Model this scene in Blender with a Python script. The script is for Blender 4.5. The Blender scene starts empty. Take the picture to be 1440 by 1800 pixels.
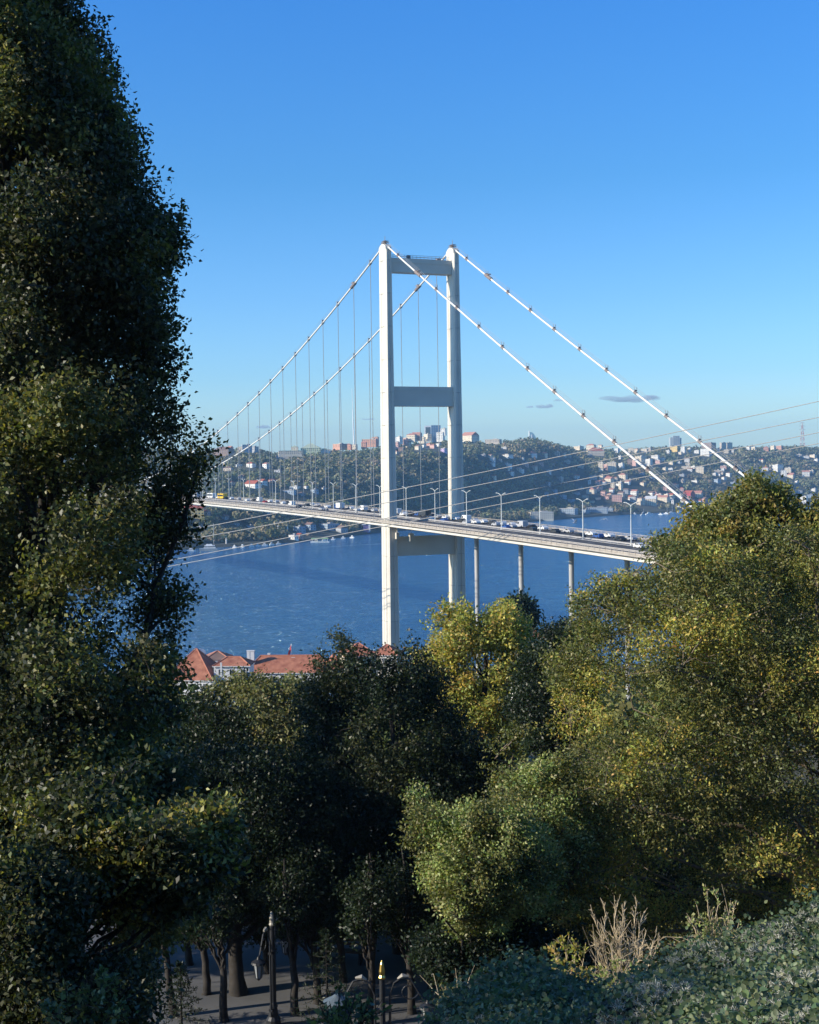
import bpy, math, random
import numpy as np
from mathutils import Matrix, Vector
R = math.radians
random.seed(7); RNG = np.random.default_rng(7)
C = bpy.context.scene.collection
S = bpy.context.scene

# ------------------------------------------------------------------ camera
F, PITCH, ROLL, CAMZ = 2509.3258, 0.0272212, 0.0149395, 79.963
cr, sr, cp, sp = math.cos(ROLL), math.sin(ROLL), math.cos(PITCH), math.sin(PITCH)
fw = Vector((0, cp, -sp)); up0 = Vector((0, sp, cp)); rt0 = Vector((1, 0, 0))
rt = rt0*cr - up0*sr; up = rt0*sr + up0*cr
cd = bpy.data.cameras.new('camera'); cam = bpy.data.objects.new('camera', cd); C.objects.link(cam)
cd.sensor_fit = 'HORIZONTAL'; cd.sensor_width = 36; cd.lens = F/1440*36
cd.clip_start = .3; cd.clip_end = 40000
cam.matrix_world = Matrix(((rt.x, up.x, -fw.x, 0), (rt.y, up.y, -fw.y, 0), (rt.z, up.z, -fw.z, CAMZ), (0, 0, 0, 1)))
S.camera = cam

# ------------------------------------------------------------------ light
SUN_EL = R(22); SH = Vector((-.958, -.285)).normalized()
sun_dir = Vector((SH.x*math.cos(SUN_EL), SH.y*math.cos(SUN_EL), math.sin(SUN_EL)))
ld = bpy.data.lights.new('sun', 'SUN'); sun = bpy.data.objects.new('sun', ld); C.objects.link(sun)
ld.energy = 4.9; ld.angle = R(.5); ld.color = (1, .89, .72)
sun.rotation_euler = (-sun_dir).to_track_quat('-Z', 'Y').to_euler()
W = bpy.data.worlds.new("World"); S.world = W; W.use_nodes = True
nt = W.node_tree; bg = nt.nodes['Background']
sky = nt.nodes.new('ShaderNodeTexSky'); sky.sky_type = 'NISHITA'; sky.sun_disc = False
sky.sun_elevation = SUN_EL; sky.sun_rotation = math.atan2(SH.x, SH.y)
sky.altitude = 80; sky.air_density = 1.0; sky.dust_density = .6; sky.ozone_density = 2.5
tc = nt.nodes.new('ShaderNodeTexCoord'); sx = nt.nodes.new('ShaderNodeSeparateXYZ')
nt.links.new(tc.outputs['Generated'], sx.inputs[0])
rp = nt.nodes.new('ShaderNodeValToRGB'); nt.links.new(sx.outputs['Z'], rp.inputs[0])
SKYMUL = [(0, (1.05, 1.35, 1.55)), (.036, (1.0, 1.28, 1.5)), (.068, (.72, 1.08, 1.45)), (.12, (.55, .95, 1.4)), (.20, (.36, .83, 1.27)), (.32, (.27, .82, 1.45)), (.8, (.3, .6, 1.0))]
e = rp.color_ramp.elements
e[0].position, e[0].color = SKYMUL[0][0], (*SKYMUL[0][1], 1); e[1].position, e[1].color = SKYMUL[-1][0], (*SKYMUL[-1][1], 1)
for ps, c in SKYMUL[1:-1]:
    k = e.new(ps); k.color = (*c, 1)
mx = nt.nodes.new('ShaderNodeMix'); mx.data_type = 'RGBA'; mx.blend_type = 'MULTIPLY'; mx.inputs[0].default_value = 1
nt.links.new(sky.outputs[0], mx.inputs[6]); nt.links.new(rp.outputs[0], mx.inputs[7]); nt.links.new(mx.outputs[2], bg.inputs[0])
bg.inputs[1].default_value = .115
S.view_settings.view_transform = 'Standard'; S.view_settings.look = 'None'; S.view_settings.gamma = 1
S.view_settings.exposure = .45; S.view_settings.use_curve_mapping = False
S.cycles.max_bounces = 6; S.cycles.diffuse_bounces = 3; S.cycles.glossy_bounces = 2; S.cycles.transmission_bounces = 3
S.cycles.volume_bounces = 0; S.cycles.transparent_max_bounces = 8; S.cycles.use_denoising = True

# ------------------------------------------------------------------ pixel <-> world helpers
def ray(px, py):
    X, Y = px-720, py-900
    a = X*cr-Y*sr; b = X*sr+Y*cr
    v = fw + rt0*(a/F) - up0*(b/F)
    return v
def at(px, py, Y):
    v = ray(px, py); t = Y/v.y
    return Vector((v.x*t, Y, CAMZ+v.z*t))
def proj(x, y, z):
    z = z-CAMZ; d = y*cp-z*sp; u = y*sp+z*cp
    a = F*x/d; b = -F*u/d
    return 720+a*cr+b*sr, 900+b*cr-a*sr

# ------------------------------------------------------------------ object helpers
def link(o, parent=None):
    C.objects.link(o)
    if parent is not None: o.parent = parent
    return o
def tag(o, label=None, cat=None, group=None, kind=None):
    if label: o['label'] = label
    if cat: o['category'] = cat
    if group: o['group'] = group
    if kind: o['kind'] = kind
    return o
def empty(name, loc=(0, 0, 0), rz=0, **k):
    o = bpy.data.objects.new(name, None); C.objects.link(o); o.location = loc; o.rotation_euler = (0, 0, rz)
    o.empty_display_size = .5
    return tag(o, **k)
def copy_tree(o, parent=None):
    c = o.copy(); C.objects.link(c)
    if parent is not None: c.parent = parent
    for ch in list(o.children): copy_tree(ch, c)
    return c
class MB:
    def __init__(s): s.v = []; s.f = []; s.m = []; s.n = 0
    def add(s, v, f, m=0):
        s.v.append(np.asarray(v, float).reshape(-1, 3)); k = s.n
        s.f += [tuple(i+k for i in q) for q in f]; s.m += [m]*len(f); s.n += len(s.v[-1]); return s
    def box(s, c, d, m=0, rz=0, taper=1.):
        x, y, z = d[0]/2, d[1]/2, d[2]/2
        v = np.array([(-x, -y, -z), (x, -y, -z), (x, y, -z), (-x, y, -z), (-x*taper, -y*taper, z), (x*taper, -y*taper, z), (x*taper, y*taper, z), (-x*taper, y*taper, z)])
        if rz:
            co, si = math.cos(rz), math.sin(rz); v[:, :2] = v[:, :2] @ np.array([[co, si], [-si, co]])
        return s.add(v+np.array(c), [(0, 3, 2, 1), (4, 5, 6, 7), (0, 1, 5, 4), (1, 2, 6, 5), (2, 3, 7, 6), (3, 0, 4, 7)], m)
    def tube(s, pts, r, n=8, m=0, caps=True):
        P = np.asarray(pts, float); N = len(P); r = np.broadcast_to(np.asarray(r, float), (N,))
        T = np.gradient(P, axis=0) if N > 1 else P
        V = []
        for i in range(N):
            t = T[i]/(np.linalg.norm(T[i])+1e-9)
            a = np.cross(t, (0, 0, 1.)) if abs(t[2]) < .95 else np.cross(t, (0, 1., 0))
            a /= np.linalg.norm(a); b = np.cross(t, a)
            for k in range(n):
                q = 2*math.pi*k/n; V.append(P[i]+r[i]*(a*math.cos(q)+b*math.sin(q)))
        f = [(i*n+k, i*n+(k+1) % n, (i+1)*n+(k+1) % n, (i+1)*n+k) for i in range(N-1) for k in range(n)]
        if caps: f += [tuple(range(n))[::-1], tuple((N-1)*n+k for k in range(n))]
        return s.add(V, f, m)
    def lathe(s, prof, c=(0, 0, 0), n=12, m=0):
        return s.tube([(c[0], c[1], c[2]+z) for r, z in prof], [max(r, .001) for r, z in prof], n, m)
    def ext(s, poly, y0, y1, m=0):       # polygon in xz extruded along y
        n = len(poly); v = [(x, y0, z) for x, z in poly]+[(x, y1, z) for x, z in poly]
        return s.add(v, [tuple(range(n)), tuple(range(n, 2*n))[::-1]]+[(i, i+n, (i+1) % n+n, (i+1) % n) for i in range(n)], m)
    def build(s, name, mats, parent=None, smooth=False, T=None):
        V = np.concatenate(s.v)
        if T is not None: V = T(V)
        me = bpy.data.meshes.new(name); me.from_pydata(V.tolist(), [], s.f)
        for m in (mats if isinstance(mats, (list, tuple)) else [mats]): me.materials.append(m)
        me.polygons.foreach_set('material_index', s.m)
        if smooth: me.polygons.foreach_set('use_smooth', [True]*len(me.polygons))
        me.update()
        import bmesh
        bm = bmesh.new(); bm.from_mesh(me); bmesh.ops.recalc_face_normals(bm, faces=bm.faces[:]); bm.to_mesh(me); bm.free()
        return link(bpy.data.objects.new(name, me), parent)

# ------------------------------------------------------------------ materials
def newmat(name):
    m = bpy.data.materials.new(name); m.use_nodes = True
    return m, m.node_tree, m.node_tree.nodes['Principled BSDF']
MC = {}
def mat(name, col, rough=.6, metal=0., var=.12, scale=1., spec=.5, bump=0., bscale=8.):
    if name in MC: return MC[name]
    m, t, p = newmat(name)
    tcn = t.nodes.new('ShaderNodeTexCoord'); nz = t.nodes.new('ShaderNodeTexNoise'); nz.inputs['Scale'].default_value = scale
    nz.inputs['Detail'].default_value = 4; t.links.new(tcn.outputs['Object'], nz.inputs['Vector'])
    r = t.nodes.new('ShaderNodeValToRGB'); t.links.new(nz.outputs[0], r.inputs[0])
    r.color_ramp.elements[0].position = .3; r.color_ramp.elements[1].position = .7
    r.color_ramp.elements[0].color = (*[c*(1-var) for c in col], 1); r.color_ramp.elements[1].color = (*[min(1, c*(1+var)) for c in col], 1)
    t.links.new(r.outputs[0], p.inputs['Base Color'])
    p.inputs['Roughness'].default_value = rough; p.inputs['Metallic'].default_value = metal; p.inputs['Specular IOR Level'].default_value = spec
    if bump:
        n2 = t.nodes.new('ShaderNodeTexNoise'); n2.inputs['Scale'].default_value = bscale; n2.inputs['Detail'].default_value = 5
        t.links.new(tcn.outputs['Object'], n2.inputs['Vector'])
        b = t.nodes.new('ShaderNodeBump'); b.inputs['Strength'].default_value = bump; t.links.new(n2.outputs[0], b.inputs['Height']); t.links.new(b.outputs[0], p.inputs['Normal'])
    MC[name] = m; return m
def leafmat(name, trans=.3, rough=.46, spec=.38):
    if name in MC: return MC[name]
    m, t, p = newmat(name); a = t.nodes.new('ShaderNodeAttribute'); a.attribute_name = 'leafcol'
    t.links.new(a.outputs['Color'], p.inputs['Base Color']); p.inputs['Roughness'].default_value = rough
    p.inputs['Specular IOR Level'].default_value = spec
    tr = t.nodes.new('ShaderNodeBsdfTranslucent'); ml = t.nodes.new('ShaderNodeMix'); ml.data_type = 'RGBA'; ml.blend_type = 'MULTIPLY'; ml.inputs[0].default_value = 1
    t.links.new(a.outputs['Color'], ml.inputs[6]); ml.inputs[7].default_value = (1.5, 1.5, .6, 1); t.links.new(ml.outputs[2], tr.inputs[0])
    mx = t.nodes.new('ShaderNodeMixShader'); mx.inputs[0].default_value = trans
    t.links.new(p.outputs[0], mx.inputs[1]); t.links.new(tr.outputs[0], mx.inputs[2]); t.links.new(mx.outputs[0], t.nodes['Material Output'].inputs['Surface'])
    MC[name] = m; return m
LEAF = leafmat('leaf'); FOREST = leafmat('distant_foliage', trans=.12, rough=.8, spec=.15)
BARK = mat('bark', (.030, .026, .023), .9, var=.4, scale=3, bump=.5, bscale=12)
TWIG = mat('pale_twig', (.20, .16, .12), .85, var=.25, scale=4)
WHITE = mat('white_bridge_paint', (.64, .60, .515), .5, var=.08, scale=.12)
CABLE = mat('cable_paint', (.66, .65, .61), .5, var=.05)
STEELD = mat('dark_fittings', (.22, .18, .165), .6)
HANG = mat('hanger_grey', (.30, .32, .33), .5)
RAIL = mat('beige_railing', (.40, .36, .31), .7, var=.15, scale=.5)
COLM = mat('column_steel', (.42, .42, .42), .5, var=.1, scale=.2)
LAMPM = mat('lamp_pole', (.62, .66, .64), .5)
BLACK = mat('black_iron', (.018, .02, .024), .5)
GOLD = mat('gilt_metal', (.75, .52, .15), .3, metal=1.)
GLASS = mat('dark_glass', (.03, .04, .05), .12, spec=.8)
TYRE = mat('tyre_rubber', (.02, .02, .02), .9)

# asphalt, sea, ground materials
def build_sea():
    m, t, p = newmat('sea_water')
    p.inputs['Roughness'].default_value = .16; p.inputs['IOR'].default_value = 1.9
    p.inputs['Specular IOR Level'].default_value = .62
    tcn = t.nodes.new('ShaderNodeTexCoord'); prev = None
    # broad patches of wind colour
    mp = t.nodes.new('ShaderNodeMapping'); mp.inputs['Scale'].default_value = (.0035, .009, 1); t.links.new(tcn.outputs['Object'], mp.inputs[0])
    n = t.nodes.new('ShaderNodeTexNoise'); n.inputs['Scale'].default_value = 1; n.inputs['Detail'].default_value = 6; n.inputs['Distortion'].default_value = .6; t.links.new(mp.outputs[0], n.inputs[0])
    r = t.nodes.new('ShaderNodeValToRGB'); t.links.new(n.outputs[0], r.inputs[0])
    r.color_ramp.elements[0].position = .35; r.color_ramp.elements[1].position = .7
    r.color_ramp.elements[0].color = (.006, .075, .17, 1); r.color_ramp.elements[1].color = (.012, .11, .23, 1)
    t.links.new(r.outputs[0], p.inputs['Base Color'])
    for sc, st, dist in ((.045, 1., 12.0), (.15, 1., 4.2), (.6, .8, .9)):
        mp = t.nodes.new('ShaderNodeMapping'); mp.inputs['Scale'].default_value = (sc*.55, sc, sc); mp.inputs['Rotation'].default_value = (0, 0, R(12)); t.links.new(tcn.outputs['Object'], mp.inputs[0])
        n = t.nodes.new('ShaderNodeTexNoise'); n.inputs['Scale'].default_value = 1; n.inputs['Detail'].default_value = 4; n.inputs['Roughness'].default_value = .6; t.links.new(mp.outputs[0], n.inputs[0])
        b = t.nodes.new('ShaderNodeBump'); b.inputs['Strength'].default_value = st; b.inputs['Distance'].default_value = dist; t.links.new(n.outputs[0], b.inputs['Height'])
        if prev: t.links.new(prev.outputs[0], b.inputs['Normal'])
        prev = b
    t.links.new(prev.outputs[0], p.inputs['Normal'])
    g = t.nodes.new('ShaderNodeBsdfGlossy'); g.inputs['Color'].default_value = (.50, .70, .80, 1); g.inputs['Roughness'].default_value = .2; t.links.new(prev.outputs[0], g.inputs['Normal'])
    mxs = t.nodes.new('ShaderNodeMixShader'); mxs.inputs[0].default_value = .54; t.links.new(p.outputs[0], mxs.inputs[1]); t.links.new(g.outputs[0], mxs.inputs[2]); t.links.new(mxs.outputs[0], t.nodes['Material Output'].inputs['Surface'])
    return m
SEA = build_sea()
ASPH = mat('asphalt', (.055, .055, .058), .9, var=.2, scale=.4)
def two(name, a, b, sc, rough=.95, bump=.4):
    m = mat(name, a, rough, var=.01, scale=sc, bump=bump, bscale=sc*6)
    for n in m.node_tree.nodes:
        if n.type == 'VALTORGB': n.color_ramp.elements[0].color = (*a, 1); n.color_ramp.elements[1].color = (*b, 1)
    return m
SOIL = two('slope_soil', (.045, .05, .03), (.10, .09, .06), .08)
FARSOIL = two('far_hill_scrub', (.035, .045, .03), (.085, .085, .055), .02)
PAVE = two('plaza_paving', (.085, .088, .092), (.13, .132, .138), .6)

# ------------------------------------------------------------------ terrain
def sst(a, b, x):
    t = np.clip((x-a)/(b-a), 0, 1); return t*t*(3-2*t)
def vnoise(x, y, seed=0):
    x = np.asarray(x, float); y = np.asarray(y, float)
    xi = np.floor(x); yi = np.floor(y); fx = x-xi; fy = y-yi; fx = fx*fx*(3-2*fx); fy = fy*fy*(3-2*fy)
    def h(a, b): v = np.sin(a*127.1+b*311.7+seed*74.7)*43758.5453; return v-np.floor(v)
    return (h(xi, yi)*(1-fx)+h(xi+1, yi)*fx)*(1-fy)+(h(xi, yi+1)*(1-fx)+h(xi+1, yi+1)*fx)*fy
def fbm(x, y, s=0, o=4):
    v = 0; a = .5
    for i in range(o): v = v+a*vnoise(x*2**i, y*2**i, s+i); a *= .5
    return v
def near_z(x, y):
    x = np.asarray(x, float); y = np.asarray(y, float)
    z = np.where(y < 38, 62+(38-y)*.42, 62.)
    z = np.where(y > 62, 62-54*sst(62, 400, y)**.9, z)
    z = np.where(y > 400, 8-5*sst(400, 540, y), z)
    z = z-9*sst(562, 600, y)
    z = z+np.where((y > 66), (fbm(x/40, y/40, 3)-.5)*4*sst(66, 90, y)*(1-sst(500, 560, y)), 0)
    return z
def grid(name, X, Y, Z, m, **k):
    ny, nx = X.shape; v = np.stack([X, Y, Z], -1).reshape(-1, 3)
    i = np.arange(ny-1)[:, None]*nx+np.arange(nx-1)[None]; i = i.ravel(); f = np.stack([i, i+1, i+nx+1, i+nx], 1)
    me = bpy.data.meshes.new(name); me.vertices.add(len(v)); me.vertices.foreach_set('co', v.ravel())
    me.loops.add(f.size); me.loops.foreach_set('vertex_index', f.ravel().astype(np.int32)); me.polygons.add(len(f))
    me.polygons.foreach_set('loop_start', np.arange(0, f.size, 4, dtype=np.int32)); me.polygons.foreach_set('loop_total', np.full(len(f), 4, np.int32))
    me.polygons.foreach_set('use_smooth', np.ones(len(f), bool)); me.materials.append(m); me.update(); me.validate()
    return tag(link(bpy.data.objects.new(name, me)), **k)
xs = np.concatenate([np.linspace(-3800, -160, 40), np.linspace(-150, 250, 90), np.linspace(265, 3800, 40)])
ys = np.concatenate([np.linspace(-150, 0, 10), np.linspace(3, 120, 60), np.linspace(125, 610, 90)])
X, Y = np.meshgrid(xs, ys); grid('near_hillside', X, Y, near_z(X, Y), SOIL, kind='structure')
# plaza paving sheet, laid over the level part of the slope
X, Y = np.meshgrid(np.linspace(-40, 40, 20), np.linspace(38.2, 61.8, 8)); grid('park_plaza', X, Y, X*0+62.02, PAVE, kind='structure')
grid('sea', *np.meshgrid(np.linspace(-7000, 7000, 8), np.linspace(-800, 8000, 8)), np.zeros((8, 8)), SEA, kind='structure')

# far shore: control values along image columns
HX = np.array([-900, -300, 0, 330, 450, 520, 600, 660, 760, 850, 930, 1000, 1060, 1115, 1230, 1440, 1800, 2400])
HS = np.array([1150, 1300, 1400, 1574, 1640, 1700, 1800, 1923, 2060, 2160, 2250, 2375, 2490, 2570, 2720, 2900, 3050, 3200])  # shoreline distance
HBX = np.array([-900, 0, 330, 480, 560, 640, 700, 780, 860, 940, 1000, 1060, 1150, 1250, 1440, 2400])
HB = np.array([1300, 1500, 1680, 1790, 1880, 1985, 2090, 2220, 2380, 2560, 2700, 2700, 2780, 2900, 3060, 3400])     # where the slope begins
HW = np.array([900, 850, 620, 420, 330, 300, 300, 310, 340, 420, 700, 820, 850, 850, 850, 850])      # slope width
SKX = np.array([-900, 0, 300, 340, 380, 440, 480, 560, 620, 660, 700, 730, 780, 820, 870, 900, 936, 970, 1000, 1050, 1100, 1150, 1200, 1260, 1320, 1400, 1440, 1800, 2400])
SKY_ = np.array([800, 800, 800, 803, 800, 795, 803, 800, 799, 795, 791, 785, 781, 786, 784, 783, 779, 786, 793, 797, 798, 794, 793, 795, 793, 792, 796, 800, 800])
def far_z(px, D):
    px = np.asarray(px, float); D = np.asarray(D, float)
    Ds = np.interp(px, HX, HS); Db = np.interp(px, HBX, HB); Wd = np.interp(px, HBX, HW)
    Dr = Db+Wd+350
    hor = 831.7-.0149*(px-720)
    zr = CAMZ+(hor-np.interp(px, SKX, SKY_))/F*Dr-4
    t = np.clip((D-Db)/Wd, 0, 1); prof = .78*(1-(1-t)**1.7)+.22*sst(0, 1, (D-Db)/(Wd+350))
    x = (px-720)/F*D
    low = 3+8*sst(0, 1, (D-Ds)/np.maximum(Db-Ds, 60))
    z = low+(zr-low)*prof
    amp = sst(0, 260, D-Ds)*(1-.85*sst(.75, 1., prof))
    z = z+amp*((fbm(x/210+3, D/260, 11)-.47)*46+(fbm(x/60, D/80, 5)-.5)*12)
    z = np.where(D > Dr, zr-(D-Dr)*.035+(fbm(x/300, D/300, 8)-.5)*10, z)
    return np.where(D < Ds, -2+(D-Ds)*.05, np.maximum(z, 1.6))
pxs = np.linspace(-900, 2400, 260)
rows = np.linspace(0, 1, 150)
PX, RW = np.meshgrid(pxs, rows)
Ds = np.interp(PX, HX, HS)
DD = np.where(RW < .02, Ds-30+RW/.02*30, Ds+(RW-.02)/.98*np.where(RW > .9, 2200+(RW-.9)*16000, (RW/.9)**1.15*2200))
hor = 831.7-.0149*(PX-720)
XX = (PX-720)/F*DD
grid('far_hills', XX, DD, far_z(PX, DD), FARSOIL, kind='structure')
def far_at(px, py, lo=None):
    """where the view ray through (px,py) first meets the far hills"""
    D0 = np.interp(px, HX, HS)+2; Dv = np.arange(D0, D0+2600, 6.)
    xw = (px-720)/F*Dv; z = far_z(px, Dv)
    v = ray(px, py); zr = CAMZ+v.z/v.y*Dv
    k = np.nonzero(z >= zr)[0]
    if len(k): i = k[0]
    else: i = int(np.argmin(np.abs(zr-z)/Dv+(Dv < D0+300)*1))
    D = Dv[i]; return Vector((v.x/v.y*D, D, float(z[i]))), D
def px_of(x, D): return 720+x/D*F

# ------------------------------------------------------------------ bridge geometry
X0, Y0, TH = -7.68992, 537.88227, 0.4121685
dx, dy = -math.sin(TH), math.cos(TH)
def bp(s, w, z): return (X0+s*dx+w*dy, Y0+s*dy-w*dx, z)
def BT(V):      # local (s, w, z) -> world
    V = np.asarray(V, float); return np.stack([X0+V[:, 0]*dx+V[:, 1]*dy, Y0+V[:, 0]*dy-V[:, 1]*dx, V[:, 2]], 1)
def dk(s): s = np.asarray(s, float); return 61.91+.0222025*s-2.325e-5*s*s if np.all(s < 537) else np.where(s < 537, 61.91+.0222025*s-2.325e-5*s*s, 67.13-2.325e-5*(s-537)**2*.9)
SPAN = 1074.
def cabz(s): return 165.96-93.9*(1-((s-537)/537)**2)
def sidez(s): a = -s; return 166.0-.5065*a+.0001*a*a
bridge = empty('suspension_bridge', bp(0, 14, 4), label='long white suspension bridge with tall portal towers spanning the blue strait', cat='bridge')
binv = Matrix.Translation(-bridge.location)
def bpart(mb, name, m, smooth=False, parent=None):
    o = mb.build(name, m, parent or bridge, smooth, T=lambda V: BT(V)-np.array(bridge.location)); return o
def tower(s0, first):
    for w0 in (0, 28):
        b = MB(); out = -1 if w0 == 0 else 1
        zs = [1., 62, 110, 163.6]; wd = [4.6, 3.9, 3.3, 2.75]; la = [7.8, 7.5, 7.2, 6.9]
        for i in range(3):
            z0, z1 = zs[i], zs[i+1]
            v = []
            for z, w, l in ((z0, wd[i], la[i]), (z1, wd[i+1], la[i+1])):
                ch = .5   # chamfered corners / fluted plan
                pts = [(-l/2, -w/2+ch), (-l/2+ch*1.5, -w/2), (-1.3, -w/2), (-1.1, -w/2+.22), (1.1, -w/2+.22), (1.3, -w/2), (l/2-ch*1.5, -w/2), (l/2, -w/2+ch), (l/2, w/2-ch), (l/2-ch*1.5, w/2), (-l/2+ch*1.5, w/2), (-l/2, w/2-ch), (-l/2, .35), (-l/2+.22, .25), (-l/2+.22, -.25), (-l/2, -.35)]
                v += [(s0+p, w0+q, z) for p, q in pts]
            n = 16
            b.add(v, [(k, (k+1) % n, n+(k+1) % n, n+k) for k in range(n)]+([tuple(range(n, 2*n))] if i == 2 else []))
        for z in np.arange(12, 160, 12.3):
            wz = float(np.interp(z, zs, wd)); lz = float(np.interp(z, zs, la))
            for sg in (-1, 1): b.box((s0, w0+sg*(wz/2-.02), z), (lz-1.7, .12, .16), 1); b.box((s0+sg*(lz/2-.02), w0, z), (.12, wz-1.2, .16), 1)
        leg = bpart(b, 'tower_leg', [WHITE, mat('seam_grey', (.40, .38, .34), .7)])
        b = MB(); sx0 = s0-1.9
        for off in (-.25, .25): b.tube([(sx0+off, w0-wd[0]/2-.25, 8), (sx0+off, w0-wd[1]/2-.25, 60)], .05, 4)
        for z in np.arange(8, 60, 1.5): b.box((sx0, w0-float(np.interp(z, zs, wd))/2-.25, z), (.5, .06, .06))
        bpart(b, 'ladder', mat('seam_grey', (.40, .38, .34)), parent=leg)
        c = MB()   # rounded cap and cable saddle
        prof = [(s0-3.4, 163.5), (s0-3.2, 164.6), (s0-2., 165.5), (s0, 166.), (s0+2., 165.5), (s0+3.2, 164.6), (s0+3.4, 163.5)]
        c.ext([(x, z) for x, z in prof], w0-1.2, w0+1.2)
        sd = bpart(c, 'saddle', WHITE, parent=bridge)
        g = MB()   # railed platform with aerials on the cap
        for a in (-1.5, -.5, .5, 1.5): g.tube([(s0+a, w0-.8, 164.9), (s0+a, w0-.8, 167.0)], .07, 4); g.tube([(s0+a, w0+.8, 164.9), (s0+a, w0+.8, 167.0)], .07, 4)
        g.box((s0, w0, 166.4), (3.2, 1.9, .12)); g.box((s0, w0, 167.0), (3.0, 1.7, .08)); g.tube([(s0, w0, 166), (s0, w0, 168.9)], .1, 4); g.box((s0+.6, w0, 166.8), (1., .8, .8))
        bpart(g, 'beacon_platform', STEELD)
        f = MB(); f.box((s0, w0, 2.6), (14, 12, 5.2)); bpart(f, 'footing', mat('concrete', (.24, .235, .22), .9, var=.2, scale=.2))
    for za, zb, dp in ((155.4, 160.7, 4.), (105.2, 112.6, 4.4), (48.8, 56., 5.)):
        b = MB(); l = dp
        wa, wb = 1.3+(160-za)*.006, 28-1.3-(160-za)*.006
        b.box((s0, 14, (za+zb)/2), (l, wb-wa, zb-za))
        b.box((s0, 14, zb-1.5), (l+.36, wb-wa-.3, .3)); b.box((s0, 14, za+.25), (l+.5, wb-wa-.2, .44))
        bpart(b, 'cross_beam', WHITE)
    g = MB()
    for w in np.arange(2.5, 26, 1.6): g.tube([(s0-1.6, w, 160.7), (s0-1.6, w, 162)], .06, 4)
    for z in (161.3, 162.): g.tube([(s0-1.6, 2, z), (s0-1.6, 26, z)], .06, 4); g.tube([(s0+1.6, 2, z), (s0+1.6, 26, z)], .06, 4)
    g.box((s0, 9.5, 161.4), (1.4, 1.2, 1.5)); g.box((s0, 22, 161.), (1.2, 1.6, .8))
    bpart(g, 'maintenance_rail', STEELD)
tower(0, True); tower(SPAN, False)

# deck : road, girder, footways, rails
SS = np.concatenate([np.arange(-232, 0, 8), np.arange(0, SPAN, 12), [SPAN, SPAN+60, SPAN+130, SPAN+230]]).astype(float)
def strip(mb, prof, m=0, ss=SS, closed=True):
    n = len(prof); V = []
    for s in ss:
        z = float(dk(s))
        V += [(s, w, z+h) for w, h in prof]
    f = []
    for i in range(len(ss)-1):
        for k in range(n if closed else n-1):
            f.append((i*n+k, i*n+(k+1) % n, (i+1)*n+(k+1) % n, (i+1)*n+k))
    if closed: f += [tuple(range(n))[::-1], tuple((len(ss)-1)*n+k for k in range(n))]
    mb.add(V, f, m); return mb
b = MB(); strip(b, [(-.3, -.05), (28.3, -.05), (29.4, -1.3), (22, -3.1), (6, -3.1), (-1.4, -1.3)]); bpart(b, 'box_girder', WHITE)
b = MB(); strip(b, [(.6, .0), (13.4, 0), (13.4, -.04), (.6, -.04)]); strip(b, [(14.6, .0), (27.4, 0), (27.4, -.04), (14.6, -.04)]); bpart(b, 'roadway', ASPH)
b = MB()
for w in (.95, 13.1, 14.95, 27.05): strip(b, [(w, .006), (w+.14, .006), (w+.14, .002), (w, .002)])
ds = [s for s in np.arange(-230, 700, 12.)]
for w in (4.8, 8.9, 18.9, 23.):
    for s in ds:
        z = float(dk(s)); z2 = float(dk(s+4)); b.add([(s, w, z+.008), (s+4, w, z2+.008), (s+4, w+.16, z2+.008), (s, w+.16, z+.008)], [(0, 1, 2, 3)])
bpart(b, 'lane_marking', mat('road_paint', (.7, .7, .68), .7))
for sd, nm in ((-1, 0), (1, 1)):
    a = lambda w: 14+sd*(w)
    b = MB(); strip(b, [(a(14.2), -.02), (a(16.7), -.02), (a(16.7), -.5), (a(16.3), -.55), (a(15.3), -.6), (a(14.2), -.6)]); bpart(b, 'footway', RAIL)
    b = MB(); strip(b, [(a(16.72), -.9), (a(16.95), -.9), (a(16.95), -1.55), (a(16.72), -1.55)]); 
    bpart(b, 'edge_fascia', WHITE)
    b = MB()
    for h, r in ((1.2, .07), (.85, .04), (.5, .04), (.15, .05)): strip(b, [(a(16.66-r), h-r), (a(16.66+r), h-r), (a(16.66+r), h+r), (a(16.66-r), h+r)])
    strip(b, [(a(16.55), .0), (a(16.6), .0), (a(16.6), .42), (a(16.55), .42)])
    for s in np.arange(-231, 780, 3.): b.box((s, a(16.66), float(dk(s))+.3), (.12, .16, 1.9))
    bpart(b, 'railing', RAIL)
    b = MB()
    for h in (.45, .75): strip(b, [(a(13.7), h), (a(13.8), h), (a(13.8), h+.18), (a(13.7), h+.18)])
    for s in np.arange(-231, 780, 4.): b.box((s, a(13.82), float(dk(s))+.42), (.14, .12, .85))
    bpart(b, 'crash_barrier', mat('galvanised', (.36, .35, .34), .6))
b = MB(); 
for w in (13.72, 14.18): strip(b, [(w, .35), (w+.1, .35), (w+.1, .75), (w, .75)])
for s in np.arange(-231, 780, 4.): b.box((s, 14, float(dk(s))+.37), (.14, .5, .7))
strip(b, [(13.4, .0), (14.6, 0), (14.6, .1), (13.4, .1)])
bpart(b, 'median_barrier', mat('galvanised', (.36, .35, .34)))
# traffic and maintenance gear hung below the girder at the tower
b = MB(); b.box((-4.5, 1.2, 56.6), (1.6, 1.2, 2.4)); b.tube([(-4.5, 1.2, 57.6), (-4.5, 1.2, 59.6)], .12, 4); bpart(b, 'inspection_cradle', WHITE)
b = MB(); b.box((-5.5, 6.5, 55.9), (1.6, 1.6, 3.)); b.tube([(-5.5, 6.5, 57.), (-5.5, 6.5, 59.3)], .12, 4); bpart(b, 'inspection_cradle', WHITE)
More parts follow.
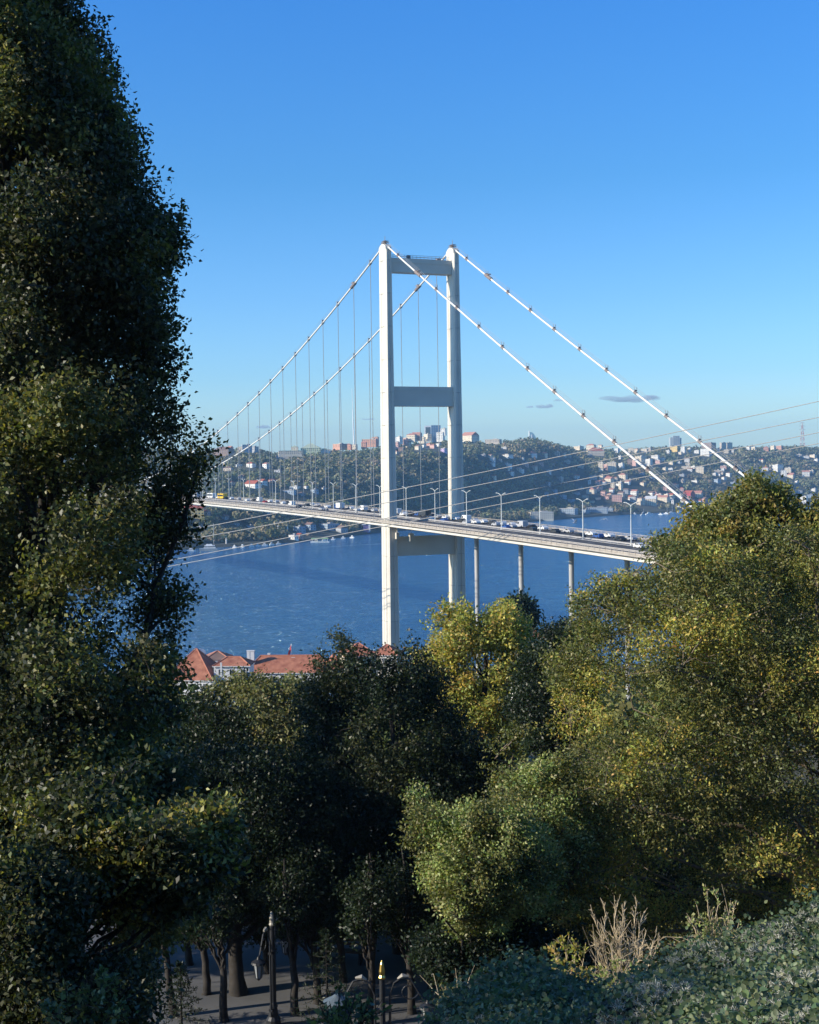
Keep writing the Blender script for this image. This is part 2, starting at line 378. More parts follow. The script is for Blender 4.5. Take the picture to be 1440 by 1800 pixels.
# side span columns
COL_S = [-45.7, -78.7, -111.7, -143.7, -175.7]
for s in COL_S:
    x, y, _ = bp(s, 14, 0); zg = float(near_z(x, y))
    b = MB(); zt = float(dk(s))-3.05; b.tube([(s, 14, max(zg, 0)-1), (s, 14, zt-1.6), (s, 14, zt-1.5), (s, 14, zt)], [.82, .82, 1.05, 1.05], 16)
    bpart(b, 'column', COLM, smooth=False)
for ss in (SPAN+50, SPAN+100, SPAN+160):
    b = MB(); b.tube([(ss, 14, 1), (ss, 14, float(dk(ss))-3.05)], .8, 12); bpart(b, 'column', COLM)
# abutment at the end of the side span
b = MB(); b.box((-240, 14, 33), (16, 33, 46)); bpart(b, 'abutment', mat('concrete', (.35, .34, .32)))
# main cables, hand ropes, clamps, hangers
n_h = 0; rest = MB(); hang_s = [14.86+17.9*k for k in range(59) if 14.86+17.9*k < SPAN-8]
for w0 in (0, 28):
    sm = np.linspace(0, SPAN, 90); ps = [(s, w0, cabz(s)) for s in sm]; pl = [(s, w0, sidez(s)) for s in np.linspace(-226, -3, 14)]
    pr = [(SPAN+a, w0, sidez(-a)) for a in np.linspace(4, 216, 10)]
    b = MB(); b.tube(pl+ps+pr, .35, 8); cb = bpart(b, 'main_cable', CABLE, smooth=True)
    b = MB()
    for off in (-.45, .45): b.tube([(s, w+off, z+1.45) for s, w, z in pl+ps+pr], .045, 4)
    bpart(b, 'hand_rope', HANG, parent=bridge)
    for s in [-12.3, -29]+[-45.3-16.4*k for k in range(11)]:
        z = sidez(s); b = MB(); b.tube([(s-.7, w0, sidez(s-.7)), (s+.7, w0, sidez(s+.7))], .48, 8)
        for off in (-.4, .4): b.tube([(s, w0+off, z), (s, w0+off, z+1.9)], .07, 4)
        b.box((s, w0, z+.8), (.3, .8, .35)); o = bpart(b, 'cable_clamp', STEELD, parent=bridge)
    # wrapped collar near the tower on each side
    for sc in (33., -30.):
        zf = cabz if sc > 0 else sidez; b = MB(); b.tube([(sc-2.2, w0, zf(sc-2.2)), (sc+2.2, w0, zf(sc+2.2))], .66, 8); b.box((sc, w0, zf(sc)+.9), (2.2, 1.1, .3)); bpart(b, 'cable_collar', STEELD, parent=bridge)
    for k, s in enumerate(hang_s):
        zc = cabz(s); zb = float(dk(s))
        def hg(b):
            b.tube([(s, w0, zb), (s, w0, zc)], .13, 5)
            b.tube([(s-.6, w0, cabz(s-.6)), (s+.6, w0, cabz(s+.6))], .58, 8); b.box((s, w0, zc+.9), (.3, .9, .8))
        if k < 46: b = MB(); hg(b); bpart(b, 'hanger', HANG)
        else: hg(rest)
tag(bpart(rest, 'hanger', HANG), kind='stuff')

# ------------------------------------------------------------------ lamps on the bridge
def ordn(n): return ['', 'first', 'second', 'third', 'fourth', 'fifth', 'sixth', 'seventh', 'eighth', 'ninth', 'tenth', 'eleventh', 'twelfth', 'thirteenth', 'fourteenth', 'fifteenth', 'sixteenth', 'seventeenth', 'eighteenth', 'nineteenth', 'twentieth'][n] if n <= 20 else str(n)+'th'
lamp0 = empty('street_lamp')
b = MB(); b.tube([(0, 0, 0), (0, 0, 11.6)], [.19, .13], 8); b.box((0, 0, .3), (.5, .5, .6)); b.build('pole', LAMPM, lamp0)
for sg in (-1, 1):
    b = MB(); b.tube([(0, 0, 11.4), (0, sg*1.3, 11.95), (0, sg*2.6, 12.25)], .09, 6); a = b.build('arm', LAMPM, lamp0)
    b = MB(); b.box((0, sg*3.0, 12.3), (.42, 1.1, .2)); b.build('lamp_head', mat('lamp_head_grey', (.45, .47, .47), .5), lamp0)
first = True
for k in range(-22, 19):
    s = 42.846-26.962*(k-9); 
    if s < -215 or s > 900: continue
    o = lamp0 if first else copy_tree(lamp0); first = False
    o.location = bp(s, 14, float(dk(s))+.1); o.rotation_euler = (0, 0, TH)
    if s < 20: n = int(round((20-s)/26.96+.5)); lab = 'twin-armed lamp post on the bridge median, %s to the right of the near tower leg' % ordn(n)
    else: n = int(round((s-20)/26.96+.5)); lab = 'twin-armed lamp post on the bridge median, %s to the left of the near tower leg' % ordn(n)
    tag(o, lab, 'street lamp', 'lamp posts along the bridge median')

# ------------------------------------------------------------------ vehicles
def deck_inv(px, py):
    s, w = -50., 14.
    for _ in range(40):
        f = lambda s, w: np.array(proj(*bp(s, w, float(dk(s)))))
        q = f(s, w); J = np.stack([(f(s+.1, w)-q)/.1, (f(s, w+.1)-q)/.1], 1); d = np.linalg.solve(J, np.array([px, py])-q); s += d[0]; w += d[1]
    return s, w
def car_proto(kind):
    L, H, Wd = {'car': (4.4, 1.48, 1.8), 'hatchback': (3.9, 1.52, 1.75), 'van': (5.4, 2.35, 2.0), 'truck': (7., 2.9, 2.3), 'bus': (12., 3.1, 2.5)}[kind]
    root = empty('city_bus' if kind == 'bus' else 'delivery_truck' if kind == 'truck' else 'van' if kind == 'van' else 'car'); x = L/2
    b = MB()
    if kind in ('car', 'hatchback'):
        tail = [(-x, .55), (-x+.05, .95), (-x+.75, 1.02), (-x+1.25, H-.04)] if kind == 'car' else [(-x, .55), (-x+.03, .98), (-x+.4, H-.06)]
        body = [(-x+.05, .3)]+tail+[(-.3, H), (.35, H-.03), (1.05, 1.0), (x-.25, .86), (x, .68), (x-.02, .32)]
        b.ext(body, -Wd/2, Wd/2); win = [(-x+1.2 if kind == 'car' else -x+.55, 1.0), (-x+1.5 if kind == 'car' else -x+.75, H-.1), (.28, H-.1), (.85, 1.0)]
    elif kind == 'van':
        b.ext([(-x, .35), (-x, H-.1), (-x+.1, H), (1.1, H), (1.9, 1.25), (x-.1, 1.1), (x, .8), (x, .35)], -Wd/2, Wd/2); win = [(.2, 1.3), (.2, 2.0), (1.1, 2.0), (1.65, 1.3)]
    elif kind == 'truck':
        b.box((x-.9, 0, 1.4), (1.8, Wd, 2.0)); b.box((0, 0, .6), (L-.2, Wd*.8, .25)); win = [(x-1.5, 1.5), (x-1.5, 2.15), (x-.3, 2.15), (x-.3, 1.5)]
    else:
        b.ext([(-x, .35), (-x, H-.15), (-x+.2, H), (x-.15, H), (x, H-.3), (x, .35)], -Wd/2, Wd/2); win = [(-x+.5, 1.5), (-x+.5, 2.5), (x-.4, 2.5), (x-.4, 1.5)]
    b.build('body', mat('car_paint', (.8, .8, .8)), root)
    if kind == 'truck': c = MB(); c.box((-.95, 0, 1.95), (5., Wd+.1, 2.2)); c.build('cargo_box', mat('car_paint', (.8, .8, .8)), root)
    b = MB(); b.ext(win, -Wd/2-.015, Wd/2+.015)
    if kind in ('car', 'hatchback'): b.add([(.40, -Wd*.42, H-.07), (.40, Wd*.42, H-.07), (1.0, Wd*.44, 1.04), (1.0, -Wd*.44, 1.04)], [(0, 1, 2, 3)])
    elif kind != 'truck': b.box((x-.02 if kind == 'bus' else 1.55, 0, 1.9 if kind == 'bus' else 1.75), (.08, Wd*.88, .9 if kind == 'bus' else .5))
    b.build('window', GLASS, root)
    for sx_ in (-1, 1):
        for sy in (-1, 1):
            r = .32 if kind in ('car', 'hatchback') else .42
            b = MB(); b.tube([(sx_*(x-.85), sy*(Wd/2-.2), r), (sx_*(x-.85), sy*(Wd/2+.02), r)], r, 12); b.build('wheel', TYRE, root)
    for sy in (-1, 1): b = MB(); b.box((x-.03, sy*Wd*.36, .72), (.1, .35, .16)); b.build('headlight', mat('lamp_glass', (.8, .8, .75), .2), root)
    return root
PAINT = {'white': (.78, .78, .76), 'dark grey': (.05, .055, .06), 'black': (.02, .02, .025), 'blue': (.04, .10, .3), 'silver': (.45, .46, .48), 'yellow': (.85, .55, .03), 'red': (.4, .03, .03), 'pale green': (.4, .6, .5)}
VEH = [(845, 920, 'car', 'silver'), (884, 922, 'hatchback', 'white'), (889, 930, 'car', 'blue'), (907, 919, 'car', 'white'), (921, 918.5, 'van', 'silver'), (930, 926, 'car', 'black'), (936, 936, 'hatchback', 'dark grey'),
 (976, 938, 'car', 'dark grey'), (1020, 946, 'car', 'black'), (1040, 939, 'car', 'white'), (1071, 945, 'car', 'white'), (1090, 951.5, 'car', 'dark grey'), (1125, 962, 'hatchback', 'white'),
 (698, 901, 'van', 'white'), (709.7, 906, 'car', 'white'), (744, 908.5, 'truck', 'dark grey'), (757, 916, 'car', 'white'), (766, 907, 'car', 'black'), (783, 909, 'hatchback', 'white'), (781, 918, 'car', 'blue'),
 (802, 912.5, 'car', 'white'), (830.5, 911.5, 'van', 'white'), (820, 923, 'hatchback', 'silver'), (837, 921, 'car', 'white'), (861, 915, 'car', 'dark grey'),
 (372.5, 874.5, 'bus', 'white'), (391, 873, 'bus', 'yellow'), (407, 877, 'car', 'white'), (435, 881, 'car', 'white'), (447, 880.5, 'car', 'dark grey'), (456, 878.5, 'van', 'white'), (475, 883, 'car', 'white'), (498, 887, 'car', 'white'),
 (513, 889, 'van', 'white'), (576, 893.5, 'car', 'white'), (597, 895, 'truck', 'blue'), (627.5, 899, 'car', 'white'), (639, 896, 'van', 'white'), (646, 902, 'hatchback', 'dark grey'), (345, 874, 'bus', 'silver'), (355, 876, 'car', 'black'), (540, 890, 'car', 'dark grey'), (558, 890, 'car', 'silver'), (420, 878, 'hatchback', 'silver'), (658, 900.5, 'car', 'silver'), (712, 900, 'car', 'silver'), (735, 903, 'hatchback', 'blue'), (770, 912, 'hatchback', 'silver'), (812, 917, 'car', 'dark grey'), (850, 913, 'car', 'white'), (872, 926, 'hatchback', 'silver'), (900, 928, 'car', 'silver'), (955, 931, 'car', 'white'), (1000, 934, 'car', 'silver'), (1052, 946, 'hatchback', 'blue'), (1110, 946, 'car', 'silver'), (486, 880, 'car', 'silver'), (526, 893, 'car', 'black'), (548, 886, 'hatchback', 'white'), (566, 896, 'car', 'silver'), (586, 889, 'car', 'dark grey'), (610, 898, 'car', 'black'), (617, 893, 'car', 'white'), (395, 876, 'car', 'black'), (466, 885, 'car', 'red'), (506, 883, 'car', 'dark grey'), (384, 877, 'car', 'white'), (725, 907, 'car', 'black')]
protos = {}; vehs = []
for px, py, kd, colr in VEH:
    s, w = deck_inv(px, py); lanes = [2.9, 6.9, 11., 17., 21., 25.2]; w = min(lanes, key=lambda q: abs(q-w))
    # keep px: re-solve s for the lane
    a_, b_ = -230., 900.
    for _ in range(40):
        m_ = (a_+b_)/2
        if proj(*bp(m_, w, float(dk(m_))))[0] > px: a_ = m_
        else: b_ = m_
    vehs.append([m_, w, kd, colr, px])
for it in range(30):
    for i in range(len(vehs)):
        for j in range(len(vehs)):
            if i != j and vehs[i][1] == vehs[j][1]:
                need = {'bus': 14, 'truck': 9}.get(vehs[i][2], 7)
                d = vehs[i][0]-vehs[j][0]
                if abs(d) < need:
                    vehs[i][0] += .5*(1 if d >= 0 else -1)
cnt = {}
for s, w, kd, colr, px in sorted(vehs, key=lambda q: abs(q[0])):
    if kd in protos: o = copy_tree(protos[kd])
    else: o = protos[kd] = car_proto(kd)
    o.location = bp(s, w, float(dk(s))+.01); head = math.atan2(dy, dx); o.rotation_euler = (0, 0, head if w > 14 else head+math.pi)
    pm = mat('car_paint_'+colr.replace(' ', '_'), PAINT[colr], .3, var=.02)
    for ch in o.children:
        n = ch.name.split('.')[0]
        if n in ('body', 'cargo_box'):
            ch.material_slots[0].link = 'OBJECT'; ch.material_slots[0].material = pm if not (kd == 'truck' and colr == 'blue' and n == 'cargo_box') else mat('car_paint_white', PAINT['white'])
    side = 'left' if s > 0 else 'right'; cw = 'near' if w < 14 else 'far'
    kn = {'hatchback': 'hatchback', 'car': 'saloon', 'bus': 'city bus', 'truck': 'box truck', 'van': 'van'}[kd]
    key = (side, cw, kn, colr); cnt[key] = cnt.get(key, 0)+1; o['_k'] = str(key); o['_n'] = cnt[key]
    tag(o, 'x', {'hatchback': 'car', 'car': 'car', 'bus': 'bus', 'truck': 'truck', 'van': 'van'}[kd], 'vehicles crossing the bridge')
    o['_key'] = '%s %s on the %s carriageway' % (colr, kn, cw); o['_side'] = side
for o in list(C.objects):
    if '_key' in o:
        t_ = o['_key']; n = o['_n']
        tot = cnt[eval(o['_k'])]
        o['label'] = ('%s ' % ordn(n) if tot > 1 else '')+t_+' %s of the tower' % o['_side']
        for q in ('_k', '_n', '_key', '_side'): del o[q]

# ------------------------------------------------------------------ overhead power lines crossing the strait
WIRE = mat('power_line', (.30, .30, .30), .6)
WP = [[(1640, 660), (1440, 707), (1199, 757), (1091, 779.5), (820, 835.5), (663, 867.5), (500.7, 899.4), (327, 933), (200, 956)],
      [(1640, 693), (1440, 734), (1242, 772.7), (1164, 789), (820, 856), (663, 888), (554.8, 906.5), (332.7, 948.6), (200, 972)],
      [(1640, 722), (1440, 760), (1315, 784.7), (1095.5, 828.6), (820, 882.5), (640, 919), (443.8, 957.2), (307, 983.4), (200, 1004)],
      [(1640, 741), (1440, 779.5), (1242, 818), (1035, 855.8), (820, 897.5), (663, 929), (518, 953.5), (298.5, 994.8), (200, 1014)]]
NMW = ['highest of the four power lines crossing in front of the bridge tower', 'second highest of the four power lines crossing in front of the bridge tower', 'second lowest of the four power lines crossing in front of the bridge tower', 'lowest of the four power lines crossing in front of the bridge tower']
for i, P in enumerate(WP):
    c = np.polyfit([p[0] for p in P], [p[1] for p in P], 3); pts = []
    for px in np.linspace(1640, 180, 30):
        inv = np.interp(px, [300, 1440], [1/540., 1/330.]) if 300 <= px <= 1440 else (1/330.+(px-1440)/1140*(1/330.-1/540.) if px > 1440 else 1/540.-(300-px)/1140*(1/330.-1/540.))
        D = 1/inv+(0, 3, 12, 15)[i]; v = ray(px, np.polyval(c, px)); pts.append((v.x/v.y*D, D, CAMZ+v.z/v.y*D))
    b = MB(); b.tube(pts, [.00027*p[1] for p in pts], 6); tag(b.build('power_line', WIRE, smooth=True), NMW[i], 'power line', 'power lines over the strait')

# ------------------------------------------------------------------ houses on the far hills
WALLC = {'white': (.80, .78, .72), 'cream': (.76, .66, .50), 'beige': (.60, .52, .42), 'pink': (.66, .42, .36), 'salmon': (.62, .34, .24), 'yellow': (.80, .58, .22), 'grey': (.42, .44, .46), 'brown': (.30, .22, .18), 'lilac': (.55, .42, .60), 'red': (.5, .08, .08), 'blue-grey': (.34, .42, .50), 'pale green': (.55, .62, .42)}
ROOFC = {'red': (.42, .11, .06), 'pink': (.50, .24, .18), 'brown': (.22, .14, .11), 'grey': (.28, .28, .29), 'white': (.70, .70, .68), 'pale green': (.45, .52, .38), 'flat': (.5, .47, .42)}
WIN = mat('window_glass', (.05, .06, .08), .2, spec=.8)
houses = []   # (px0,px1,py0,py1,D)
def wallm(c): return mat('wall_'+c.replace(' ', '_'), WALLC[c], .85, var=.1, scale=.3)
def roofm(c): return mat('roof_'+c.replace(' ', '_'), ROOFC[c], .85, var=.2, scale=.4)
def house_geo(Wd, Dp, H, roof, parts, wc, rc, root=None):
    wb, rb = MB(), MB()
    wb.box((0, 0, H/2-2), (Wd, Dp, H+4))
    rh = {'hip': .28, 'gable': .32, 'flat': 0}[roof]*min(Wd, Dp); o = .5
    if roof == 'flat': rb.box((0, 0, H+.3), (Wd+.5, Dp+.5, .6)); rb.box((Wd*.15, 0, H+1.3), (Wd*.3, Dp*.3, 1.8))
    else:
        x, y = Wd/2+o, Dp/2+o; k = x-(y if roof == 'hip' else 0) if x > y else 0
        if x >= y: rdg = [(-max(k, .1), 0, H+rh), (max(k, .1), 0, H+rh)]; fs = [(0, 1, 5, 4), (2, 3, 4, 5), (1, 2, 5), (3, 0, 4), (0, 3, 2, 1)]
        else:
            k = y-x if roof == 'hip' else y; rdg = [(0, -max(k, .1), H+rh), (0, max(k, .1), H+rh)]; fs = [(0, 1, 4), (1, 2, 5, 4), (2, 3, 5), (3, 0, 4, 5), (0, 3, 2, 1)]
        rb.add([(-x, -y, H), (x, -y, H), (x, y, H), (-x, y, H)]+rdg, fs)
    wins = []
    nf = max(1, int(H/3.1)); 
    for fl in range(nf):
        z = 1.8+fl*(H-.6)/nf
        for ax in (0, 1):
            Ln = Wd if ax == 0 else Dp; nw = max(1, int(Ln/3.4))
            for i in range(nw):
                u = (i+.5)/nw*Ln-Ln/2
                for sg in (-1, 1):
                    if ax == 0: wins.append(((u, sg*Dp/2, z), (1.3, .16, 1.5)))
                    else: wins.append(((sg*Wd/2, u, z), (.16, 1.3, 1.5)))
    return wb, rb, wins
HL = {}
def zone(px, py, D):
    if px < 480: return 'on the left hillside'
    if px < 665: return 'on the wooded hill'
    if px < 800: return 'between the tower legs'
    if px < 1010: return 'right of the tower'
    if px < 1240: return 'in the hillside village' if py > 815 else 'on the village ridge'
    return 'near the right edge'
def house(cx, by, w, h, wc, rc, roof=None, nm='house', big=False, lab=None, rot=None, on=None):
    P, D = far_at(cx, by)
    z = P.z
    # raise / lower the base so that the picture position holds, staying close to the terrain
    v = ray(cx, by); zr = CAMZ+v.z/v.y*D
    k = D/F; Wd = w*k*1.08; H = max(3.6, h*k*1.08)
    if roof is None: roof = 'flat' if rc in ('flat', 'white', 'grey') else random.choice(['hip', 'gable'])
    Dp = Wd*random.uniform(.6, .9) if Wd > 9 else Wd*random.uniform(.8, 1.1)
    rot = rot if rot is not None else random.uniform(-1.0, -.2)
    zb = zr if zr >= z-1 else z
    wb, rb, wins = house_geo(Wd, Dp, H, roof, big, wc, rc)
    houses.append((cx-w/2-1, cx+w/2+1, by-h-1, by+1, D, P.x, P.y))
    loc = (P.x, D+Dp/2, zb)
    if big:
        root = empty(nm, loc, rot); wb.build('wall', wallm(wc), root); rb.build('roof', roofm(rc), root)
        fr = [q for q in wins]
        fr = sorted(fr, key=lambda q: q[0][1])[:90]
        for c, d in fr: b = MB(); b.box(c, d); b.build('window', WIN, root)
    else:
        for c, d in wins: wb.box(c, d, 2)
        for q in range(len(rb.v)): pass
        off = wb.n; wb.v += rb.v; wb.f += [tuple(i+off for i in f) for f in rb.f]; wb.m += [1]*len(rb.f); wb.n += rb.n
        root = wb.build(nm, [wallm(wc), roofm(rc), WIN]); root.location = loc; root.rotation_euler = (0, 0, rot)
    cat = {'house': 'house', 'villa': 'house', 'apartment_block': 'apartment block', 'office_tower': 'office tower'}.get(nm, 'building')
    if lab: tag(root, lab, cat)
    else:
        rn = {'flat': 'flat roof', 'white': 'flat white roof', 'grey': 'flat grey roof'}.get(rc, rc+' roof')
        tag(root, 'x', cat, 'buildings on the far hills')
        HL.setdefault('%s %s with %s %s' % (wc, nm.replace('_', ' '), rn, zone(cx, by, D)), []).append((cx, by, root))
    return root
HS_ = [
 # ridge and village right
 (1018,789,14,4,'cream','flat'),(1040,788,14,5,'cream','pink'),(1052,792,10,4,'beige','flat'),(1056,787,7,4,'cream','pink'),
 (1091,808,6,6,'white','flat'),(1057,829,8,14,'cream','flat','apartment_block'),(1066,827,7,10,'pink','flat'),(1077,829,14,15,'cream','flat','apartment_block'),(1093,823,8,8,'white','flat'),(1128,812,14,9,'cream','flat'),
 (1142,820,9,12,'white','flat','apartment_block'),(1117,820,8,10,'pink','flat'),(1109,817,8,8,'brown','brown'),(1153,808,12,6,'white','flat'),(1165,810,8,4,'white','grey'),(1158,816,8,6,'pink','flat'),
 (1096,842,13,7,'cream','pink'),(1059,845,6,8,'cream','flat'),(1072,850,13,7,'cream','pink'),(1078,858,6,8,'cream','flat'),(1062,854,8,5,'white','pink'),(1037,853,4,7,'white','flat'),(1044,843,12,6,'grey','grey'),
 (1091,853,5,6,'white','flat'),(1092,862,5,9,'cream','flat'),(1101,868,8,7,'grey','brown'),(1041,869,14,8,'cream','pink'),(1050,864,8,5,'pink','pink'),(1062,872,8,7,'pink','brown'),(1073,875,8,6,'cream','pink'),(1067,879,8,5,'pink','brown'),
 (1086,883,16,11,'pink','grey'),(1093,873,10,6,'beige','brown'),(1115,871,14,7,'white','pink'),(1115,884,10,10,'grey','brown'),(1128,888,10,11,'cream','brown'),(1137,880,7,6,'pink','brown'),(1168,883,17,7,'cream','pink'),(1183,887,4,7,'white','flat'),
 (1213,876,14,9,'red','red'),(1228,877,15,8,'cream','pink'),(1239,884,10,6,'pink','brown'),(1022,862,8,4,'cream','flat'),(1030,876,9,5,'beige','brown'),(1052,880,7,5,'cream','brown'),(1076,866,7,5,'white','pink'),(1104,850,7,5,'white','brown'),(1083,845,6,5,'beige','pink'),
 (1175,797,6,5,'white','flat'),(1188,792,13,7,'yellow','flat'),(1202,796,7,10,'white','flat'),(1197,799,6,4,'cream','flat'),(1213,793,5,5,'white','flat'),(1238,799,6,8,'cream','flat'),(1226,797,8,5,'white','grey'),
 (1110,793,9,5,'cream','flat'),(1120,794,7,4,'cream','pink'),(1134,795,10,5,'cream','flat'),(1142,792,7,4,'beige','flat'),(1086,794,7,5,'white','flat'),
 (1208,825,15,5,'cream','flat'),(1220,824,10,4,'white','flat'),(1232,832,13,10,'cream','flat'),(1193,815,10,3,'white','flat'),(1223,849,10,4,'white','flat'),(1210,818,8,3,'cream','flat'),(1180,828,7,4,'white','grey'),(1200,838,8,4,'grey','grey'),(1148,843,8,4,'grey','grey'),(1188,857,9,4,'grey','brown'),(1130,836,8,4,'blue-grey','grey'),
 (1243,802,15,12,'white','flat','apartment_block'),(1248,786,18,7,'brown','grey','apartment_block'),(1263,795,5,6,'white','flat'),(1278,797,7,6,'cream','flat'),(1289,795,4,4,'white','flat'),
 (1317,789,6,3,'white','flat'),(1326,789,7,3,'cream','flat'),(1348,791,8,4,'salmon','pink'),(1360,788,7,4,'cream','flat'),(1372,788,9,4,'salmon','flat'),(1405,803,12,4,'cream','flat'),(1418,806,10,4,'white','flat'),(1431,805,10,5,'cream','flat'),(1436,812,6,4,'white','flat'),
 (1340,829,5,4,'white','flat'),(1347,828,10,5,'white','pink'),(1367,829,17,11,'white','flat'),(1379,837,9,9,'white','flat'),(1387,832,10,9,'cream','flat'),(1392,841,11,6,'cream','pink'),(1418,838,12,8,'white','pink'),(1428,831,7,4,'cream','flat'),(1402,850,5,4,'white','flat'),
 (1282,839,8,6,'white','brown'),(1270,836,6,4,'beige','brown'),(1257,836,5,4,'white','flat'),(1415,886,10,12,'white','flat'),(1433,866,8,5,'white','grey'),(1262,850,9,6,'blue-grey','grey'),(1290,852,8,4,'blue-grey','grey'),(1300,826,8,3,'cream','flat'),(1405,868,12,5,'grey','grey'),(1425,876,10,6,'blue-grey','grey'),
 # between and right of the tower legs
 (701,777,13,8,'white','flat'),(697,785,9,7,'pink','flat'),(718,783,8,5,'cream','brown'),(724,773,15,8,'cream','pink'),(733,771,14,7,'salmon','pink'),(742,776,10,7,'cream','flat'),(752,771,10,7,'cream','flat'),(712,778,8,7,'pink','flat'),
 (775,773,11,12,'white','flat','apartment_block'),(780,762,8,8,'white','flat'),(754,786,10,5,'pink','pink'),(762,788,9,5,'pink','pink'),(736,791,10,6,'cream','brown'),(781,795,8,6,'lilac','flat'),(745,783,7,4,'white','pink'),(706,793,8,4,'brown','brown'),(772,784,7,4,'white','flat'),(697,799,6,5,'cream','pink'),
 (827,773,24,7,'cream','pink'),(868,778,24,5,'beige','flat'),(887,789,8,3,'white','flat'),(935,803,14,4,'white','pink'),(889,803,22,3,'white','flat'),(865,817,10,3,'white','grey'),(891,817,5,3,'white','flat'),(899,836,7,5,'white','pink'),(914,831,12,4,'white','flat'),(924,821,10,6,'pink','flat'),
 (951,819,8,4,'pink','brown'),(919,808,5,3,'white','flat'),(963,852,8,4,'grey','brown'),(997,814,10,4,'cream','flat'),(1000,804,8,3,'cream','flat'),(984,826,8,3,'beige','brown'),(940,826,8,4,'beige','pink'),(893,826,5,3,'cream','flat'),(880,810,5,3,'beige','brown'),(850,802,8,3,'grey','grey'),(975,868,9,5,'blue-grey','grey'),(990,876,10,5,'blue-grey','grey'),
 (960,872,8,5,'blue-grey','brown'),(945,880,9,4,'grey','brown'),(1005,884,9,5,'blue-grey','brown'),(1015,870,8,4,'grey','brown'),
 # left
 (597.5,787,18,6,'salmon','flat'),(613,787,9,5,'salmon','pink'),(624,787,7,5,'cream','flat'),(651,782,24,9,'salmon','flat'),(640,785,8,6,'salmon','pink'),(660,777,10,8,'salmon','flat'),
 (392,798,30,7,'brown','brown'),(424,791,10,5,'beige','flat'),(447,792,12,6,'grey','grey'),(404,792,8,5,'salmon','pink'),(394,821,6,5,'cream','flat'),(401,828,14,5,'beige','brown'),(418,821,9,4,'white','grey'),(441,823,12,6,'white','red'),(468,824,11,8,'white','pink'),(489,831,11,4,'grey','grey'),
 (444,858,22,7,'white','red'),(461,852,12,6,'white','red'),(478,849,11,5,'pink','red'),(518,860,14,4,'white','flat'),(538,859,6,4,'white','brown'),(569,862,9,4,'white','grey'),(509,869,18,5,'blue-grey','grey'),(553,868,10,5,'blue-grey','grey'),(530,872,10,4,'grey','brown'),(425,842,9,4,'grey','brown'),(407,852,8,4,'cream','red'),
 (470,906,8,5,'grey','brown'),(395,915,9,5,'grey','brown'),(415,925,9,4,'grey','brown'),(440,930,10,5,'blue-grey','grey'),(526,937,18,10,'blue-grey','grey'),(545,932,16,9,'blue-grey','brown'),(578,932,30,10,'blue-grey','grey'),(600,936,16,7,'grey','brown'),(516,951,13,7,'white','grey'),(527,951,9,7,'salmon','red'),
 (362,908,12,6,'pink','red'),(352,932,9,4,'grey','grey'),(655,908,10,6,'blue-grey','grey'),
 (1000,904,28,9,'blue-grey','flat'),(1030,903,12,6,'blue-grey','grey'),(1072,899,13,5,'blue-grey','grey'),(700,905,12,6,'grey','brown'),
]
_r = random.Random(5)
for q in range(62):
    if q < 34: cx, by = _r.uniform(1035, 1235), _r.uniform(840, 888)
    elif q < 50: cx, by = _r.uniform(1170, 1440), _r.uniform(812, 850)
    else: cx, by = _r.uniform(860, 1040), _r.uniform(800, 850)
    if q < 34 and by < 868-(cx-1040)*.05 and cx > 1140: by = _r.uniform(872, 888)
    HS_.append((cx, by, _r.uniform(5, 10), _r.uniform(3.5, 6.5), _r.choice(['cream', 'white', 'pink', 'beige', 'cream', 'white']), _r.choice(['pink', 'red', 'brown', 'flat', 'flat'])))
for hdef in HS_:
    cx, by, w, h, wc, rc = hdef[:6]; house(cx, by, w, h, wc, rc, nm=hdef[6] if len(hdef) > 6 else 'house')
for lab, L in HL.items():
    L.sort(key=lambda q: q[0])
    for i, (cx, by, o) in enumerate(L):
        o['label'] = lab if len(L) == 1 else (('leftmost ' if i == 0 else 'rightmost ' if i == len(L)-1 else ordn(i+1)+' ')+lab+('' if i in (0, len(L)-1) else ', from the left'))
house(1048, 801, 27, 8, 'cream', 'red', 'hip', 'hall', True, 'wide hall under one big red hipped roof on the ridge', 0)
house(337, 913, 36, 16, 'yellow', 'red', 'hip', 'mansion', True, 'long yellow waterside mansion with red roof under the left end of the deck', .15)
house(952, 914, 38, 11, 'cream', 'flat', 'flat', 'waterfront_building', True, 'low cream waterfront building with flat roof on the point beyond the bridge', .1)
house(1052, 902, 34, 9, 'blue-grey', 'grey', 'flat', 'waterfront_building', True, 'long shaded blue-grey waterfront block beside the boat moorings', -.2)
house(1146, 889, 17, 11, 'cream', 'white', 'gable', 'villa', True, 'bright cream gabled villa above the moored boats', -.25)
house(509, 799, 38, 6, 'cream', 'pale green', 'flat', 'palace_wing', True, 'long cream hilltop palace wing with pale green roof', .12)
house(498, 804, 26, 3, 'white', 'flat', 'flat', 'palace_terrace', True, 'low white terrace building below the hilltop palace', .12)
house(518, 791, 11, 5, 'cream', 'pale green', 'hip', 'palace_tower', True, 'small square tower on the hilltop palace roof line', 0)
house(546, 794, 32, 6, 'pale green', 'pale green', 'hip', 'palace_wing', True, 'pale green hipped wing at the right end of the hilltop palace', 0)
house(566, 794, 26, 3, 'white', 'pale green', 'flat', 'palace_annex', True, 'low green-roofed annex running right from the hilltop palace', 0)
house(433, 793, 16, 10, 'blue-grey', 'flat', 'flat', 'apartment_block', True, 'blue-grey glass block on the far left ridge', .3)
house(1272, 788, 9, 9, 'beige', 'flat', 'flat', 'apartment_block', True, 'left one of two beige apartment blocks standing side by side on the ridge', .3)
house(1282, 788, 10, 9, 'cream', 'flat', 'flat', 'apartment_block', True, 'right one of two apartment blocks standing side by side on the ridge', .3)

